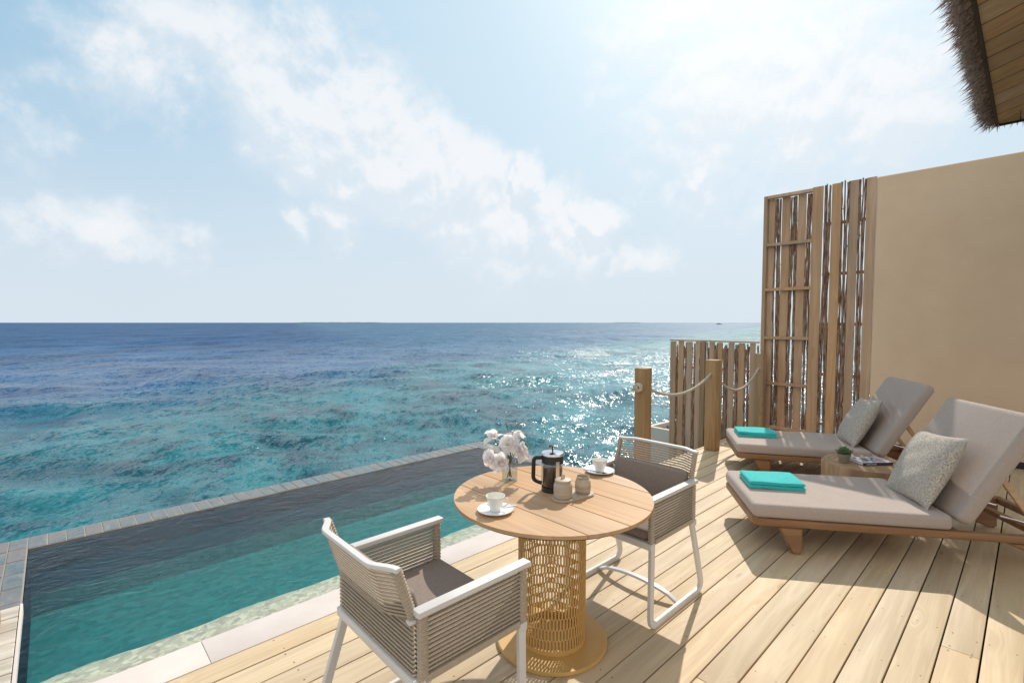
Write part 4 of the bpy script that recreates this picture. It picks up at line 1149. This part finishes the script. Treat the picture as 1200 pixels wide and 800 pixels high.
def towel(base, x, y, label, rz_=0, W=.30, L=.40):
    o = empty('folded_towel', lw(base, x, y, .3425), base[2]+rz_); tag(o, label, 'towel', 'folded turquoise towels')
    rw = random.Random(int(base[0]*7))
    for k in range(2):
        z0_, h = k*.029, .031
        bm = bmesh.new(); n = 26; m = 12; sx, sy = L/2-.003*k, W/2-.003*k
        rows = []
        # closed cross-section with rounded fold edges, swept along the length
        sec = []
        for i in range(9): a_ = -math.pi/2+math.pi*i/8; sec.append((sx+math.cos(a_)*h/2-h/2, math.sin(a_)*h/2))
        for i in range(1, 10): sec.append((sx-h/2-(2*sx-h)*i/10, h/2))
        for i in range(9): a_ = math.pi/2+math.pi*i/8; sec.append((-sx+h/2+math.cos(a_)*h/2, math.sin(a_)*h/2))
        for i in range(1, 10): sec.append((-sx+h/2+(2*sx-h)*i/10, -h/2))
        ph = rw.uniform(0, 6)
        for j in range(m+1):
            v = j/m; y_ = (v-.5)*2*sy; e = 1-.25*(abs(v-.5)*2)**8
            rows.append([bm.verts.new((q[0], y_+.0015*math.sin(q[0]*30+ph), z0_+h/2+q[1]*e+.0022*math.sin(q[0]*14+y_*9+ph))) for q in sec])
        for A, B in zip(rows, rows[1:]):
            for i in range(len(sec)): j2 = (i+1) % len(sec); bm.faces.new((A[i], A[j2], B[j2], B[i]))
        bm.faces.new(rows[0][::-1]); bm.faces.new(rows[-1]); bmesh.ops.recalc_face_normals(bm, faces=bm.faces)
        obj('fold', bm, 'towel_terry', o, smooth=60)
towel(B1, .265, .50, 'folded turquoise towel on the foot of the nearer lounger')
towel(B2_, .265, .52, 'folded turquoise towel on the foot of the farther lounger')

# stump table with plant and book
SX, SY, SZ = 5.36, 1.03, .345
bm = bmesh.new(); n = 72; rs = random.Random(4); prof = [.315*(1+.012*math.sin(3*a_+1)+.012*math.sin(7*a_)+rs.uniform(-.003, .003)) for a_ in [2*math.pi*k/n for k in range(n)]]
rows = []
for z, k in ((0, .985), (.1, 1.0), (.2, .995), (SZ-.012, 1.0), (SZ-.003, .992), (SZ, .975)):
    rows.append([bm.verts.new((prof[i]*k*math.cos(2*math.pi*i/n), prof[i]*k*math.sin(2*math.pi*i/n), z)) for i in range(n)])
for A, B in zip(rows, rows[1:]):
    for i in range(n): bm.faces.new((A[i], A[(i+1) % n], B[(i+1) % n], B[i]))
bm.faces.new(rows[-1]); bm.faces.new(rows[0][::-1])
o = obj('stump_table', bm, 'stump_wood', None, (SX, SY, .001), smooth=40); tag(o, 'low round side table cut from a tree trunk, between the loungers', 'side table')
bm = bmesh.new()
for a_, L in ((.9, .24), (2.9, .16), (4.1, .2), (5.3, .12)):
    d = Vector((math.cos(a_), math.sin(a_), 0)); s = Vector((-d.y, d.x, 0)); p0, p1 = d*.04+s*.004, d*L
    v = [bm.verts.new(p0+s*.003+Vector((0, 0, SZ+.0008))), bm.verts.new(p0-s*.003+Vector((0, 0, SZ+.0008))), bm.verts.new(p1+Vector((0, 0, SZ+.0008)))]; bm.faces.new(v)
obj('crack', bm, 'dark_joist', o)
plx, ply = 5.235, 1.145
pt = empty('potted_succulent', (plx, ply, SZ+.0015)); tag(pt, 'small green succulent in a clay pot on the stump table', 'potted plant')
lathe_obj('pot', [(0, 0), (.036, 0), (.038, .003), (.052, .068), (.055, .074), (.055, .082), (.049, .082), (.046, .07), (0, .068)], 'clay', pt, 32)
lf = bmesh.new(); bmesh.ops.create_uvsphere(lf, u_segments=8, v_segments=6, radius=1)
for v in lf.verts:
    u = (v.co.x+1)/2; v.co = Vector((u*.05, v.co.y*.013*math.sin(math.pi*min(1, .15+.8*u)), v.co.z*.005+.016*u*u))
lfm = mesh_from_bm(lf, 'leaf', 80); lfm.materials.append(MATS['succulent_green'])
for ring in range(5):
    nn = 5+2*ring
    for k in range(nn):
        q = bpy.data.objects.new('leaf', lfm); col.objects.link(q); q.parent = pt; q.location = (0, 0, .082+.004*(4-ring))
        q.rotation_euler = (0, R(-(70-15*ring)+rs.uniform(-8, 8)), 2*math.pi*k/nn+ring*.4); s = (.6+.14*ring)*rs.uniform(.9, 1.15); q.scale = (s*1.25, s*1.3, s*1.3)
bk = empty('book', (5.40, .985, SZ+.0015), R(-39)); tag(bk, 'thick paperback book with dark spine lying on the stump table', 'book')
bx('pages', -.134, .134, -.094, .090, .002, .0255, 'book_paper', bk)
bx('cover', -.14, .14, -.1, .095, .0256, .0272, 'book_cover', bk); bx('cover', -.14, .14, -.1, .095, .0, .0016, 'book_dark', bk); bx('spine', -.14, .14, -.1025, -.0945, .0002, .0270, 'book_dark', bk)
bm = bmesh.new()
for i in range(14):
    x0_ = -.11+.0065*i+(.004 if i > 6 else 0); box(bm, x0_, x0_+.004, -.1032, -.1027, .009, .017)
obj('spine_lettering', bm, 'white_print', bk)
print('objects', len(bpy.data.objects))
